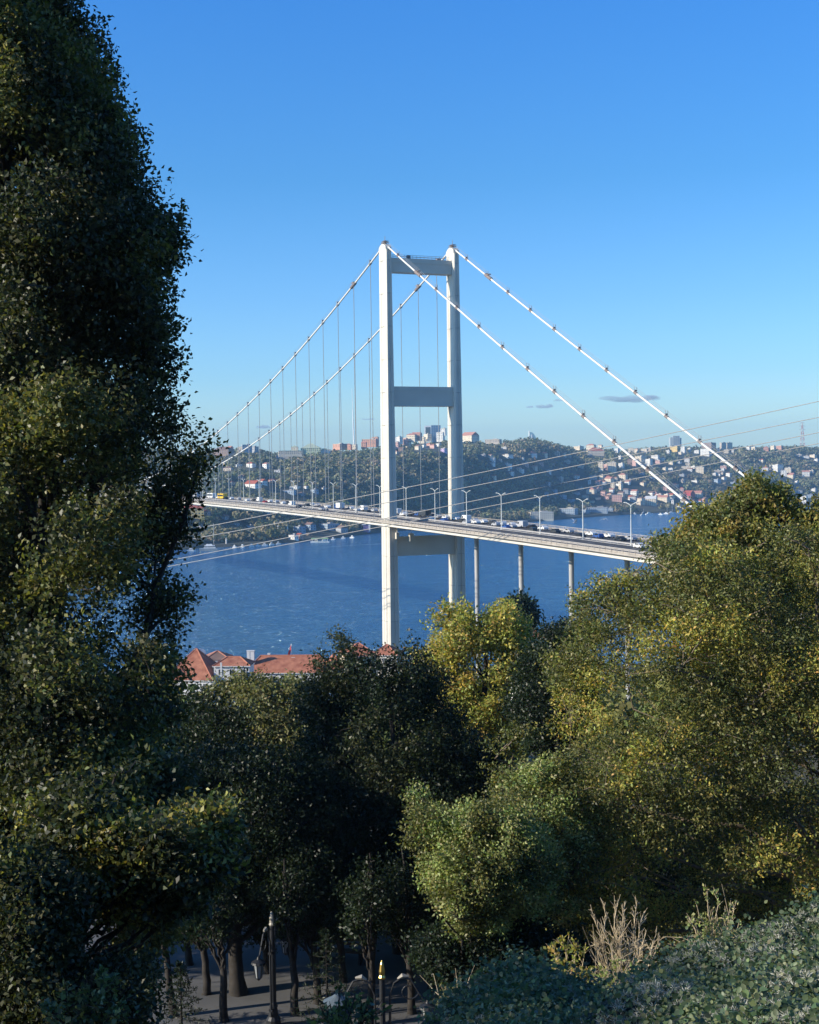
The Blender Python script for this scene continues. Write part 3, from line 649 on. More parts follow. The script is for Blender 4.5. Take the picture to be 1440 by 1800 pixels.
# towers on the skyline
def sky_pt(px, py_base, D):
    v = ray(px, py_base); return Vector((v.x/v.y*D, D, CAMZ+v.z/v.y*D))
def ridge_D(px): return float(np.interp(px, HBX, HB)+np.interp(px, HBX, HW)+360)
def sbox(root, name, x0, x1, y0, y1, D, m, dep=18, dz=10):
    k = D/F; a = sky_pt((x0+x1)/2, y1, D); b = MB(); H = (y1-y0)*k
    b.box((0, 0, H/2-dz/2), ((x1-x0)*k, dep, H+dz)); o = b.build(name, m, root); o.location = Vector(a)-root.location; return o, a, H, k
def facade(m_frame, root, c, Wd, H, dep, nx, nz, yoff):
    b = MB()
    for i in range(nx+1): b.box((c[0]-Wd/2+Wd*i/nx, c[1]-dep/2-.25, c[2]+H/2), (.7, .5, H))
    for j in range(nz+1): b.box((c[0], c[1]-dep/2-.3, c[2]+H*j/nz), (Wd, .6, .7))
    return b
GLB = mat('blue_curtain_glass', (.10, .20, .34), .25, spec=.8); GLD = mat('dark_curtain_glass', (.09, .11, .12), .3, spec=.7); PANEL = mat('light_panel', (.72, .74, .75), .6)
D = ridge_D(762); r = empty('office_tower', sky_pt(762, 769, D), label='blue glass office block with a pale framed slab on the hilltop between the tower legs', cat='office tower')
o, a, H, k = sbox(r, 'glass_block', 758.5, 774.5, 748, 769, D, GLB, 22)
b = facade(PANEL, r, (a.x-r.location.x, a.y-r.location.y, a.z-r.location.z), 16*k, H, 22, 4, 5, 0); b.build('mullion', mat('mullion_grey', (.25, .33, .42), .5), r)
o, a2, H2, k = sbox(r, 'framed_slab', 746.5, 758, 748.5, 768, D, PANEL, 18)
b = MB(); c = a2-r.location; b.box((c.x+.2, c.y-9.2, c.z+H2/2-1), (8.2*k, .5, H2-4)); b.build('dark_glazing', GLD, r)
D = ridge_D(936)+300; r = empty('office_tower', sky_pt(936, 780, D), label='curved sail-shaped glass tower rising behind the wooded ridge', cat='office tower'); k = D/F
pts = [(-5, -6), (-5, 20), (-3, 20.4)]+[(-3+10*math.sin(t), 1+19*math.cos(t)) for t in np.linspace(.25, 1.5, 8)]+[(7, -6)]
b = MB(); b.ext([(x*k, z*k) for x, z in pts], -10, 10); b.build('curved_body', mat('teal_glass', (.22, .36, .42), .3, spec=.8), r)
b = MB(); b.box((-5.1*k, 0, 7.5*k), (1.6*k, 14, 31*k)); b.build('fin', PANEL, r)
b = MB(); b.box((-1.6*k, -10.3, 5*k), (2.2*k, .6, 22*k)); b.build('light_strip', PANEL, r)
D = ridge_D(1187)+200; r = empty('office_tower', sky_pt(1187, 788, D), label='grey banded slab tower standing alone on the right skyline', cat='office tower')
o, a, H, k = sbox(r, 'core', 1183, 1194, 766.5, 788, D, mat('tower_grey', (.33, .37, .38), .6), 20)
o, a2, H2, k = sbox(r, 'wing', 1177.5, 1184, 769, 788, D+3, mat('tower_grey2', (.42, .46, .46), .6), 22)
o, a3, H3, k = sbox(r, 'wing', 1193, 1197, 770, 788, D+3, mat('tower_grey', (.3, .3, .3)), 22)
b = facade(PANEL, r, tuple(a-r.location), 11*k, H, 20, 3, 9, 0); b.build('banding', mat('band_grey', (.5, .53, .54), .6), r)
# mast and lattice pylon
D = ridge_D(621); a = sky_pt(622.5, 792, D); k = D/F; r = empty('broadcast_mast', a, label='very tall thin white mast on the wooded hilltop left of the tower', cat='mast')
b = MB(); b.tube([(0, 0, -6), (-.35*k, 0, 30*k), (-1.2*k, 0, 72*k)], [1.3, 1.1, .7], 8); b.build('lower_shaft', mat('mast_white', (.85, .85, .85), .5), r)
b = MB(); b.tube([(-1.2*k, 0, 72*k), (-1.9*k, 0, 109*k)], [.5, .3], 6); b.build('upper_shaft', mat('mast_white', (.8, .8, .8)), r)
D = ridge_D(1411); a = sky_pt(1411, 792, D); k = D/F; r = empty('transmission_pylon', a, label='red and white steel lattice pylon on the right skyline', cat='pylon')
b = MB(); b2 = MB(); H = 51*k; W0 = 4.2*k; W1 = .7*k
def leg(t, sx_, sy_): w = W0+(W1-W0)*min(1, t*1.05); return (sx_*w, sy_*w, t*H-4)
lv = np.linspace(0, 1, 11)
for i in range(10):
    tgt = b if i % 2 else b2
    for sx_, sy_ in ((-1, -1), (1, -1), (1, 1), (-1, 1)):
        tgt.tube([leg(lv[i], sx_, sy_), leg(lv[i+1], sx_, sy_)], .45, 4)
        nx_, ny_ = (sy_*-1*-1, sx_) if False else (-sy_, sx_)
        tgt.tube([leg(lv[i], sx_, sy_), leg(lv[i+1], nx_, ny_)], .25, 4); tgt.tube([leg(lv[i+1], sx_, sy_), leg(lv[i+1], nx_, ny_)], .22, 4)
b.build('white_lattice', mat('lattice_white', (.5, .48, .48), .6), r); b2.build('red_lattice', mat('lattice_red', (.38, .12, .11), .6), r)
for t, ww in ((.72, 5.5), (.84, 5.5), (.95, 4)):
    b = MB(); b.tube([(-ww*k, 0, t*H), (0, 0, t*H+2), (ww*k, 0, t*H)], .35, 4); b.build('cross_arm', mat('lattice_red', (.3, .1, .1)), r)
# minaret and lighthouse-like posts by the shore under the deck
for px, by, hh, nm, lab in ((489, 938, 15, 'minaret', 'pale slender minaret on the shore below the bridge deck'), (505.5, 936, 12, 'obelisk', 'short white pillar just right of the minaret'), (398, 962, 11, 'harbour_light', 'short white harbour light behind the moored grey ship')):
    P, D = far_at(px, by); k = D/F; b = MB(); h = hh*k
    b.lathe([(1.4*k*.9, -3), (1.3*k*.9, h*.55), (1.5*k*.9, h*.57), (1.5*k*.9, h*.62), (.9*k, h*.64), (.8*k, h*.85), (.1, h)], n=10)
    o = b.build(nm, mat('plaster_white', (.75, .73, .70), .8)); o.location = P; tag(o, lab, 'tower')

# ------------------------------------------------------------------ leaves
def add_leaves(name, P, N, A, L, wd, col, m, parent=None, fold=.25):
    """P base points, N normals, A axes, L lengths"""
    n = len(P); A = A-N*(A*N).sum(1, keepdims=True); A /= np.linalg.norm(A, axis=1, keepdims=True)+1e-9
    B = np.cross(N, A); L = L[:, None]; w = L*wd
    V = np.empty((n, 4, 3)); V[:, 0] = P; V[:, 1] = P+A*L*.45-B*w*.5+N*w*fold; V[:, 2] = P+A*L; V[:, 3] = P+A*L*.45+B*w*.5+N*w*fold
    me = bpy.data.meshes.new(name); me.vertices.add(4*n); me.vertices.foreach_set('co', V.astype(np.float32).ravel())
    me.loops.add(4*n); me.loops.foreach_set('vertex_index', np.arange(4*n, dtype=np.int32)); me.polygons.add(n)
    me.polygons.foreach_set('loop_start', np.arange(0, 4*n, 4, dtype=np.int32)); me.polygons.foreach_set('loop_total', np.full(n, 4, np.int32))
    at_ = me.attributes.new('leafcol', 'FLOAT_COLOR', 'FACE'); cc = np.ones((n, 4), np.float32); cc[:, :3] = col; at_.data.foreach_set('color', cc.ravel())
    me.materials.append(m); me.update(); return link(bpy.data.objects.new(name, me), parent)
def add_hex(name, P, N, A, L, wd, col, m, parent=None):
    n = len(P); A = A-N*(A*N).sum(1, keepdims=True); A /= np.linalg.norm(A, axis=1, keepdims=True)+1e-9; B = np.cross(N, A); L = L[:, None]; w = L*wd*.5
    V = np.empty((n, 8, 3)); prof = ((0, 0, 0), (.18, .8, .12), (.5, 1., .25), (.82, .55, .12), (1.05, 0, -.1), (.82, -.55, .12), (.5, -1., .25), (.18, -.8, .12))
    for i, (a, b_, c) in enumerate(prof): V[:, i] = P+A*L*a+B*w*b_+N*w*c
    me = bpy.data.meshes.new(name); me.vertices.add(8*n); me.vertices.foreach_set('co', V.astype(np.float32).ravel()); b0 = np.arange(n)[:, None]*8
    Fq = np.concatenate([b0+np.array([0, 1, 2, 3]), b0+np.array([0, 3, 4, 4])], 1) if False else np.stack([b0+np.array([0, 1, 2, 3]), b0+np.array([0, 3, 4, 5]), b0+np.array([0, 5, 6, 7])], 1).reshape(-1, 4)
    me.loops.add(Fq.size); me.loops.foreach_set('vertex_index', Fq.ravel().astype(np.int32)); me.polygons.add(len(Fq))
    me.polygons.foreach_set('loop_start', np.arange(0, Fq.size, 4, dtype=np.int32)); me.polygons.foreach_set('loop_total', np.full(len(Fq), 4, np.int32))
    at_ = me.attributes.new('leafcol', 'FLOAT_COLOR', 'FACE'); cc = np.ones((len(Fq), 4), np.float32); cc[:, :3] = np.repeat(col, 3, 0); at_.data.foreach_set('color', cc.ravel())
    me.materials.append(m); me.update(); return link(bpy.data.objects.new(name, me), parent)
def unit(n, rng): v = rng.normal(size=(n, 3)); return v/np.linalg.norm(v, axis=1, keepdims=True)
def noise3(p, sc, seed=0):
    q = p/sc+seed*13.7
    return (vnoise(q[:, 0]+q[:, 2]*.37, q[:, 1]+q[:, 2]*1.13, seed)+vnoise(q[:, 0]*1.1-q[:, 2], q[:, 1]*.4+q[:, 2]*.8+5, seed+3)+vnoise(q[:, 2]+q[:, 0]*.2, q[:, 0]*.6-q[:, 1]+9, seed+7))/3
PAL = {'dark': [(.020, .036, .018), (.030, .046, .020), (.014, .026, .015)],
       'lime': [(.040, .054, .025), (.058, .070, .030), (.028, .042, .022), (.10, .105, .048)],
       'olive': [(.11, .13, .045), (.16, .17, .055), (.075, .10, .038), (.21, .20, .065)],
       'yellow': [(.44, .40, .09), (.36, .36, .09), (.27, .31, .08), (.48, .34, .09), (.24, .28, .08)],
       'autumn': [(.22, .23, .06), (.31, .30, .075), (.15, .17, .05), (.12, .15, .048), (.32, .25, .07)],
       'fresh': [(.24, .31, .10), (.32, .36, .13), (.17, .24, .08), (.38, .38, .17)],
       'sage': [(.19, .20, .09), (.15, .17, .075), (.24, .23, .10)],
       'forest': [(.17, .185, .11), (.23, .23, .13), (.135, .155, .098), (.30, .265, .16), (.19, .205, .115)]}
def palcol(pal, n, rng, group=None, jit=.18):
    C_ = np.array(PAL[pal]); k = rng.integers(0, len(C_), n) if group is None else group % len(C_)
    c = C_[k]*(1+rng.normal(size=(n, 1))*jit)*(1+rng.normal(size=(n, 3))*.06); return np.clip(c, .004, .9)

# far-hill woodland: one mass of crowns
def woodland(name, seed, n_try, sampler, hscale, nq=30, avoid=True, pal='forest', qs=1., **k):
    rng = np.random.default_rng(seed); x, y, z, rad, colg = sampler(rng, n_try); n = len(x)
    hgt = rad*rng.uniform(.8, 1.5, n); P = []; 
    u = unit(n*nq, rng).reshape(n, nq, 3); u[:, :, 2] = np.abs(u[:, :, 2])*1.1-.25
    rr = rng.uniform(.75, 1.08, (n, nq, 1))
    pos = u*rr*np.stack([rad, rad, hgt], 1)[:, None, :]; ctr = np.stack([x, y, z+hgt*.45], 1)[:, None, :]
    Nn = u+rng.normal(size=u.shape)*.45; Nn /= np.linalg.norm(Nn, axis=2, keepdims=True)
    sz = (rad[:, None]*rng.uniform(.45, .85, (n, nq)))*qs
    ax = unit(n*nq, rng); Nn = Nn.reshape(-1, 3); 
    base = (pos+ctr).reshape(-1, 3)-ax*sz.reshape(-1, 1)*.5
    c = palcol(pal, n, rng, colg, .16); c = np.repeat(c, nq, 0)*(1+rng.normal(size=(n*nq, 1))*.12)
    o = add_leaves(name, base, Nn, ax, sz.ravel(), .9, np.clip(c, .004, 1), FOREST, fold=.1); return tag(o, **k)
HB_ = np.array([(h[0], h[1], h[2], h[3], h[4]) for h in houses])
def far_sampler(rng, n):
    px = rng.uniform(-500, 1900, n); D0 = np.interp(px, HX, HS); D = D0+25+rng.uniform(0, 1, n)**1.05*1900
    Wt = np.interp(px, HBX, HB)+np.interp(px, HBX, HW)+520
    ok = D < Wt; x = (px-720)/F*D; z = far_z(px, D)
    rad = rng.uniform(3.4, 6.5, n)*(1+(D-1600)/4500)
    # clearings
    cl = fbm(x/90, D/120, 21, 3); ok &= (cl > .27)
    a = 80*2509/1
    ppx, ppy = proj(x, D, z); top = rad*1.9/D*F; hw = rad/D*F
    for h in HB_:
        hit = (ppx+hw*.85 > h[0]) & (ppx-hw*.85 < h[1]) & (ppy-top < h[3]-.5) & (ppy > h[2]) & (D < h[4]+16)
        ok &= ~hit
    # keep the shoreline quay open
    ok &= D > D0+18
    g = (fbm(x/130, D/130, 31, 2)*9+rng.uniform(0, 1.4, n)).astype(int)
    return x[ok], D[ok], z[ok], rad[ok], g[ok]
woodland('hillside_woodland', 5, 60000, far_sampler, 1, 20, kind='stuff', label='dense green woodland covering the hills across the strait', cat='woodland')

# distinct trees along the far shore
def lone_tree(px, by, wpx, hpx, pal, lab, seed, D=None, P=None, grp='trees along the far shore', nm='broadleaf_tree', nl=700):
    if P is None: P, D = far_at(px, by)
    k = D/F; rng = np.random.default_rng(seed); rad = wpx*k/2; H = hpx*k
    r = empty(nm, P, label=lab, cat='tree', group=grp)
    b = MB(); b.tube([(0, 0, -2), (.1*rad, 0, H*.35), (0, 0, H*.7)], [rad*.12, rad*.09, rad*.03], 6)
    for q in range(5): an = q*1.26; b.tube([(0, 0, H*(.3+.06*q)), (math.cos(an)*rad*.6, math.sin(an)*rad*.6, H*(.55+.05*q))], [rad*.05, rad*.02], 4)
    b.build('trunk', BARK, r)
    cl = unit(16, rng)*rng.uniform(.35, .75, (16, 1)); kk = rng.integers(0, 16, nl); p = cl[kk]+unit(nl, rng)*rng.uniform(.15, .38, (nl, 1))
    p = p*np.array([rad, rad, H*.36])+np.array([0, 0, H*.62]); nrm = unit(nl, rng)*.8+p/np.array([rad, rad, H])*1.+np.array([0, 0, -.3]); nrm /= np.linalg.norm(nrm, axis=1, keepdims=True)
    add_leaves('crown', p, nrm, unit(nl, rng), rng.uniform(.22, .42, nl)*rad, .7, palcol(pal, nl, rng, None, .2), FOREST, r)
    return r
LT = [(850, 914, 14, 15, 'sage'), (862, 914, 16, 17, 'sage'), (874, 914, 12, 13, 'forest'), (886, 916, 13, 12, 'forest'), (898, 917, 13, 13, 'forest'), (910, 917, 13, 12, 'forest'), (922, 917, 11, 13, 'sage'), (480, 952, 26, 24, 'sage'), (455, 950, 18, 17, 'forest'), (430, 948, 20, 18, 'forest'), (405, 945, 20, 16, 'forest'), (365, 925, 22, 16, 'sage'), (348, 930, 16, 12, 'forest'), (735, 905, 22, 16, 'sage'), (705, 903, 18, 12, 'forest'), (1100, 896, 12, 10, 'forest'), (1175, 893, 12, 9, 'forest')]
for i, (a_, b_, c_, d_, p_) in enumerate(LT):
    lone_tree(a_, b_, c_, d_, p_, '%s round shore tree, %s from the left of the trees along the far waterline' % ('greyish' if p_ == 'sage' else 'dark green', ordn(i+1) if i < 20 else ''), 50+i)
for i, o in enumerate(sorted([o for o in C.objects if o.get('group') == 'trees along the far shore'], key=lambda o: px_of(o.location.x, o.location.y))):
    o['label'] = o['label'].split(',')[0]+', %s from the left along the far waterline' % ordn(i+1)

# ------------------------------------------------------------------ boats, quay, wakes, birds, clouds
quay = MB()
for i in range(160):
    pass
pq = np.linspace(-300, 1900, 300); Dq = np.interp(pq, HX, HS)
v = []; 
for a_, d_ in zip(pq, Dq):
    x = (a_-720)/F; v += [(x*(d_-1), d_-1, -1), (x*(d_-1), d_-1, 1.7), (x*(d_+9), d_+9, 1.75), (x*(d_+9), d_+9, -1)]
f = [(i*4+k, i*4+(k+1) % 4, i*4+4+(k+1) % 4, i*4+4+k) for i in range(299) for k in range(4)]
quay.add(v, f); tag(quay.build('waterfront_quay', mat('quay_stone', (.24, .23, .21), .9, var=.25, scale=.05)), kind='structure')
def water_pt(px, py):
    v = ray(px, py); t = -CAMZ/v.z; return Vector((v.x*t, v.y*t, 0))
def boat(px, py, wpx, lab, hull='white', masts=0, cab=1, nm='motor_boat', grp='boats moored along the far shore', rot=0):
    P = water_pt(px, py); Ds_ = float(np.interp(px, HX, HS))-5
    if P.y > Ds_: P = Vector((P.x*Ds_/P.y, Ds_, 0))
    k = P.y/F; L = wpx*k; B = max(2.4, L*.26); H = max(1.3, L*.11)
    r = empty(nm, P, rot, label=lab, cat='boat', group=grp); x = L/2
    b = MB(); v = [(-x, -B*.4, .0), (x*.5, -B*.4, 0), (x*.86, 0, 0), (x*.5, B*.4, 0), (-x, B*.4, 0), (-x*1.02, -B/2, H), (x*.5, -B/2, H), (x, 0, H*1.25), (x*.5, B/2, H), (-x*1.02, B/2, H)]
    b.add(v, [(0, 1, 6, 5), (1, 2, 7, 6), (2, 3, 8, 7), (3, 4, 9, 8), (4, 0, 5, 9), (5, 6, 7, 8, 9), (0, 4, 3, 2, 1)]); b.build('hull', mat('hull_'+hull, {'white': (.8, .8, .78), 'grey': (.35, .38, .40), 'brown': (.25, .13, .08), 'navy': (.05, .08, .16)}[hull], .4), r)
    if cab: c = MB(); c.box((-x*.15, 0, H+H*.5), (L*.5, B*.7, H*1.0), taper=.85); c.box((-x*.2, 0, H+H*1.25), (L*.28, B*.5, H*.6), taper=.85); c.build('cabin', mat('hull_white', (.8, .8, .78)), r); c = MB(); c.box((-x*.15, 0, H*1.55), (L*.46, B*.72, H*.35)); c.build('cabin_window', GLASS, r)
    for q in range(masts): c = MB(); xm = x*(.2-.7*q); c.tube([(xm, 0, H), (xm, 0, H+L*1.05)], .14, 5); c.tube([(xm, 0, H*1.8), (xm-L*.4, 0, H*1.9)], .1, 4); c.build('mast', mat('mast_white', (.8, .8, .8)), r)
    return r
BT_ = [(1116, 904, 6, 'white', 0), (1130, 906, 9, 'white', 0), (1142, 904.5, 15, 'white', 0), (1162, 905, 9, 'white', 0), (1172, 903.5, 10, 'white', 1), (1181, 902, 11, 'white', 1), (1196, 900.5, 13, 'white', 0), (1209, 899.5, 10, 'white', 0), (1221, 898.5, 9, 'white', 0), (1232, 898, 8, 'white', 0), (1131, 902.5, 7, 'brown', 1), (1380, 893, 9, 'white', 0), (1390, 896, 10, 'white', 0), (1401, 893, 12, 'white', 0), (1412, 896, 10, 'white', 0), (1395, 900, 11, 'white', 0)]
for i, (a_, b_, c_, h_, m_) in enumerate(sorted(BT_)):
    boat(a_, b_, c_, '%s %s in the right-hand moorings, %s from the left' % (h_, 'sailing boat with bare mast' if m_ else 'motor boat', ordn(i+1)), h_, m_, nm='sailing_boat' if m_ else 'motor_boat', rot=random.uniform(-.5, .5))
BL_ = [(443, 961, 9), (454, 960.5, 9), (466, 959.5, 11), (478, 958, 8), (490, 957, 9), (557, 953, 12), (571, 951, 10), (586, 949, 8), (604, 947, 9), (620, 946, 10), (413, 963, 8), (427, 962, 8)]
for i, (a_, b_, c_) in enumerate(sorted(BL_)): boat(a_, b_, c_, 'white motor boat along the quay left of the tower, %s from the left' % ordn(i+1), 'white', rot=random.uniform(-.4, .4))
boat(372, 968, 42, 'long grey ship moored at the quay beside the left tree', 'grey', 1, nm='moored_ship', rot=.08)
boat(337, 969, 16, 'white ferry with square wheelhouse at the bow of the grey ship', 'white', nm='ferry', rot=.1)
# floating venue : green awning pontoon and purple-white terminal
r = empty('pontoon', water_pt(563, 953)-Vector((0, 6, 0)), .1, label='floating pontoon with bright green awning beside the far quay', cat='pontoon')
b = MB(); b.box((0, 0, .5), (22, 9, 1.4)); b.build('deck', mat('hull_white', (.8, .8, .8)), r)
b = MB(); b.ext([(-10, 4.2), (-9.5, 5.2), (9.5, 5.2), (10, 4.2)], -4, 4); b.build('awning', mat('green_awning', (.42, .66, .30), .7), r)
b = MB(); [b.tube([(x, y, 1), (x, y, 4.3)], .15, 4) for x in (-9, -3, 3, 9) for y in (-3.6, 3.6)]; b.build('awning_post', mat('hull_white', (.8, .8, .8)), r)
r = empty('ferry_terminal', far_at(645, 944)[0], .0, label='tall white framed terminal with purple hoarding next to the tower leg', cat='building'); k = r.location.y/F
b = MB(); b.box((0, 0, 5*k), (12*k, 8, 14*k)); b.build('hall', mat('purple_hoarding', (.16, .13, .30), .7), r)
b = MB(); b.box((5*k, -4.4, 8*k), (3*k, 1, 16*k)); b.box((-5*k, -4.4, 13*k), (7*k, 1, 1.4*k)); b.build('white_frame', PANEL, r)
def wake(pts, wm, lab):
    L_ = [water_pt(*p) for p in pts]; b = MB(); v = []
    for i, p in enumerate(L_):
        w = wm*(.3+.7*i/(len(L_)-1)); v += [(p.x, p.y-w, .05), (p.x, p.y+w, .05)]
    b.add(v, [(2*i, 2*i+2, 2*i+3, 2*i+1) for i in range(len(L_)-1)]); return tag(b.build('boat_wake', FOAM), lab, 'wake', kind='stuff')
FOAM, t_, p_ = newmat('foam'); p_.inputs['Base Color'].default_value = (.35, .5, .62, 1); p_.inputs['Roughness'].default_value = .7
nz = t_.nodes.new('ShaderNodeTexNoise'); nz.inputs['Scale'].default_value = .35; nz.inputs['Detail'].default_value = 5; tcn = t_.nodes.new('ShaderNodeTexCoord'); t_.links.new(tcn.outputs['Object'], nz.inputs[0])
r_ = t_.nodes.new('ShaderNodeValToRGB'); r_.color_ramp.elements[0].position = .38; r_.color_ramp.elements[1].position = .6; t_.links.new(nz.outputs[0], r_.inputs[0]); t_.links.new(r_.outputs[0], p_.inputs['Alpha'])
wake([(560, 963.5), (590, 960.5), (620, 958.5), (660, 956.5), (700, 955)], 4., 'thin foaming wake on the water left of the tower')
wake([(1222, 921), (1190, 925), (1160, 927), (1130, 928.5), (1090, 930), (1040, 931)], 6., 'pale wake on the water beyond the right end of the deck')
wake([(1222, 936), (1180, 936), (1140, 935), (1110, 934)], 4., 'second pale wake close behind the far railing')
def gull(px, py, D, lab, pose):
    P = Vector(ray(px, py)); P = Vector((P.x/P.y*D, D, CAMZ+P.z/P.y*D)); r = empty('seagull', P, pose[0], label=lab, cat='seagull', group='gulls flying over the strait')
    g = mat('gull_white', (.85, .85, .85), .7); gw = mat('gull_wing', (.62, .66, .70), .7)
    b = MB(); b.tube([(-.34, 0, .02), (-.22, 0, 0), (-.05, 0, -.02), (.12, 0, 0), (.24, 0, .05), (.32, 0, .07), (.38, 0, .05), (.44, 0, .04)], [.012, .06, .10, .095, .055, .06, .03, .008], 10)
    b.add([(-.3, -.03, .01), (-.3, .03, .01), (-.5, .09, .02), (-.5, -.09, .02)], [(0, 1, 2, 3), (3, 2, 1, 0)]); b.build('body', g, r, smooth=True)
    for sg in (-1, 1):
        a1, a2 = pose[1] if sg < 0 else pose[2]
        y1, z1 = math.cos(a1)*.34, math.sin(a1)*.34; y2, z2 = y1+math.cos(a2)*.5, z1+math.sin(a2)*.5
        b = MB(); t = .012; v = []
        for (xa, xb, y, z) in ((-.10, .13, .05, .03), (-.09, .17, y1, z1+.03), (-.12, .06, (y1+y2)/2, (z1+z2)/2+.03), (-.2, -.14, y2, z2+.03)):
            v += [(xa, sg*y, z-t), (xb, sg*y, z-t), (xb, sg*y, z+t), (xa, sg*y, z+t)]
        b.add(v, [(i*4+k, i*4+(k+1) % 4, i*4+4+(k+1) % 4, i*4+4+k) for i in range(3) for k in range(4)]+[(0, 3, 2, 1), (12, 13, 14, 15)]); b.build('wing', gw, r)
gull(1010.5, 919, 215, 'white seagull with both wings raised, left one of two over the water', (.5, (.9, .5), (1.1, .7)))
gull(1062.5, 912.5, 215, 'white seagull banking with wings spread, right one of two over the water', (1.2, (.2, -.9), (-.1, -.5)))
# small flat clouds far beyond the hills
CLM, t_, p_ = newmat('cloud_vapour'); t_.nodes.remove(p_); pv = t_.nodes.new('ShaderNodeVolumePrincipled'); pv.inputs['Color'].default_value = (.62, .68, .80, 1); pv.inputs['Density'].default_value = .0065; t_.links.new(pv.outputs[0], t_.nodes['Material Output'].inputs['Volume'])
import bmesh
def cloud(px, py, wpx, hpx, lab, seed, D=13000):
    rng = random.Random(seed); k = D/F; v = ray(px, py); P = Vector((v.x/v.y*D, D, CAMZ+v.z/v.y*D)); bm = bmesh.new()
    for i in range(9):
        t = (i+.5)/9*2-1; u = t*.8
        m = Matrix.Translation((u*wpx*k/2, rng.uniform(-60, 60), rng.uniform(-.1, .25)*hpx*k)) @ Matrix.Diagonal((wpx*k*rng.uniform(.10, .2), rng.uniform(50, 110), hpx*k*rng.uniform(.25, .5)*(1-.6*abs(t)), 1))
        bmesh.ops.create_icosphere(bm, subdivisions=3, radius=1, matrix=m)
    for q in bm.verts: q.co.x += math.sin(q.co.z*.05+q.co.y*.03)*hpx*k*.15; q.co.z *= (1 if q.co.z > 0 else .45)
    me = bpy.data.meshes.new('cloud'); bm.to_mesh(me); bm.free(); me.materials.append(CLM); o = link(bpy.data.objects.new('cloud', me)); o.location = P
    tag(o, lab, 'cloud', 'small clouds low over the hills')
    rm = o.modifiers.new('r', 'REMESH'); rm.mode = 'VOXEL'; rm.voxel_size = hpx*k*.07
cloud(1110, 704, 112, 23, 'largest grey cloud, low over the right hills behind the far side cable', 1)
cloud(956, 716, 34, 11, 'small grey cloud between the tower and the near side cable', 2)
cloud(932, 716, 16, 4, 'tiny wisp of cloud just left of the small grey cloud', 3)
cloud(463, 752, 26, 9, 'little cloud seen between the hangers on the left', 4)
cloud(648, 737, 26, 4, 'thin wisp of cloud touching the left tower leg', 5)
cloud(983, 704, 20, 5, 'faint wisp of cloud right under the near side cable', 6)

# ------------------------------------------------------------------ near trees
def segs_mesh(name, segs, m, parent, n=5):
    A = np.array([q[0] for q in segs], float); B = np.array([q[1] for q in segs], float); ra = np.array([q[2] for q in segs]); rb = np.array([q[3] for q in segs])
    T = B-A; Ln = np.linalg.norm(T, axis=1, keepdims=True)+1e-9; T /= Ln; B = B+T*rb[:, None]*.3
    U = np.cross(T, np.where(np.abs(T[:, 2:3]) < .9, np.array([[0, 0, 1.]]), np.array([[1., 0, 0]]))); U /= np.linalg.norm(U, axis=1, keepdims=True); Wv = np.cross(T, U)
    k = np.arange(n)*2*math.pi/n; ring = U[:, None]*np.cos(k)[None, :, None]+Wv[:, None]*np.sin(k)[None, :, None]
    V = np.concatenate([A[:, None]+ring*ra[:, None, None], B[:, None]+ring*rb[:, None, None]], 1).reshape(-1, 3)
    b0 = np.arange(len(A))[:, None]*2*n; i = np.arange(n)[None]; j = (i+1) % n
    Fq = np.stack([b0+i, b0+j, b0+n+j, b0+n+i], -1).reshape(-1, 4)
    me = bpy.data.meshes.new(name); me.vertices.add(len(V)); me.vertices.foreach_set('co', V.astype(np.float32).ravel())
    me.loops.add(Fq.size); me.loops.foreach_set('vertex_index', Fq.ravel().astype(np.int32)); me.polygons.add(len(Fq))
    me.polygons.foreach_set('loop_start', np.arange(0, Fq.size, 4, dtype=np.int32)); me.polygons.foreach_set('loop_total', np.full(len(Fq), 4, np.int32))
    me.polygons.foreach_set('use_smooth', np.ones(len(Fq), bool)); me.materials.append(m); me.update(); return link(bpy.data.objects.new(name, me), parent)
def inpoly(x, y, P):
    ins = np.zeros(len(x), bool); n = len(P)
    for i in range(n):
        x1, y1 = P[i]; x2, y2 = P[(i+1) % n]
        c = ((y1 > y) != (y2 > y)); xi = (x2-x1)*(y-y1)/((y2-y1) if y2 != y1 else 1e-9)+x1; ins ^= c & (x < xi)
    return ins
def edged(x, y, P):
    d = np.full(len(x), 1e9); n = len(P)
    for i in range(n):
        a = np.array(P[i], float); b = np.array(P[(i+1) % n], float); ab = b-a; t = np.clip(((x-a[0])*ab[0]+(y-a[1])*ab[1])/(ab@ab+1e-9), 0, 1)
        d = np.minimum(d, np.hypot(x-a[0]-t*ab[0], y-a[1]-t*ab[1]))
    return d
def unproj(px, py, D):
    Xp, Yp = px-720, py-900; a = Xp*cr-Yp*sr; b = Xp*sr+Yp*cr
    vx = rt0.x*a/F; vy = fw.y-up0.y*b/F; vz = fw.z-up0.z*b/F
    return np.stack([vx/vy*D, D, CAMZ+vz/vy*D], 1)
def curve(p0, p1, sag, nseg, rng, wob):
    t = np.linspace(0, 1, nseg+1)[:, None]; P = p0*(1-t)+p1*t; P[:, 2] += (np.sin(t*math.pi)*sag)[:, 0]
    P[1:-1] += rng.normal(size=(nseg-1, 3))*wob; return P
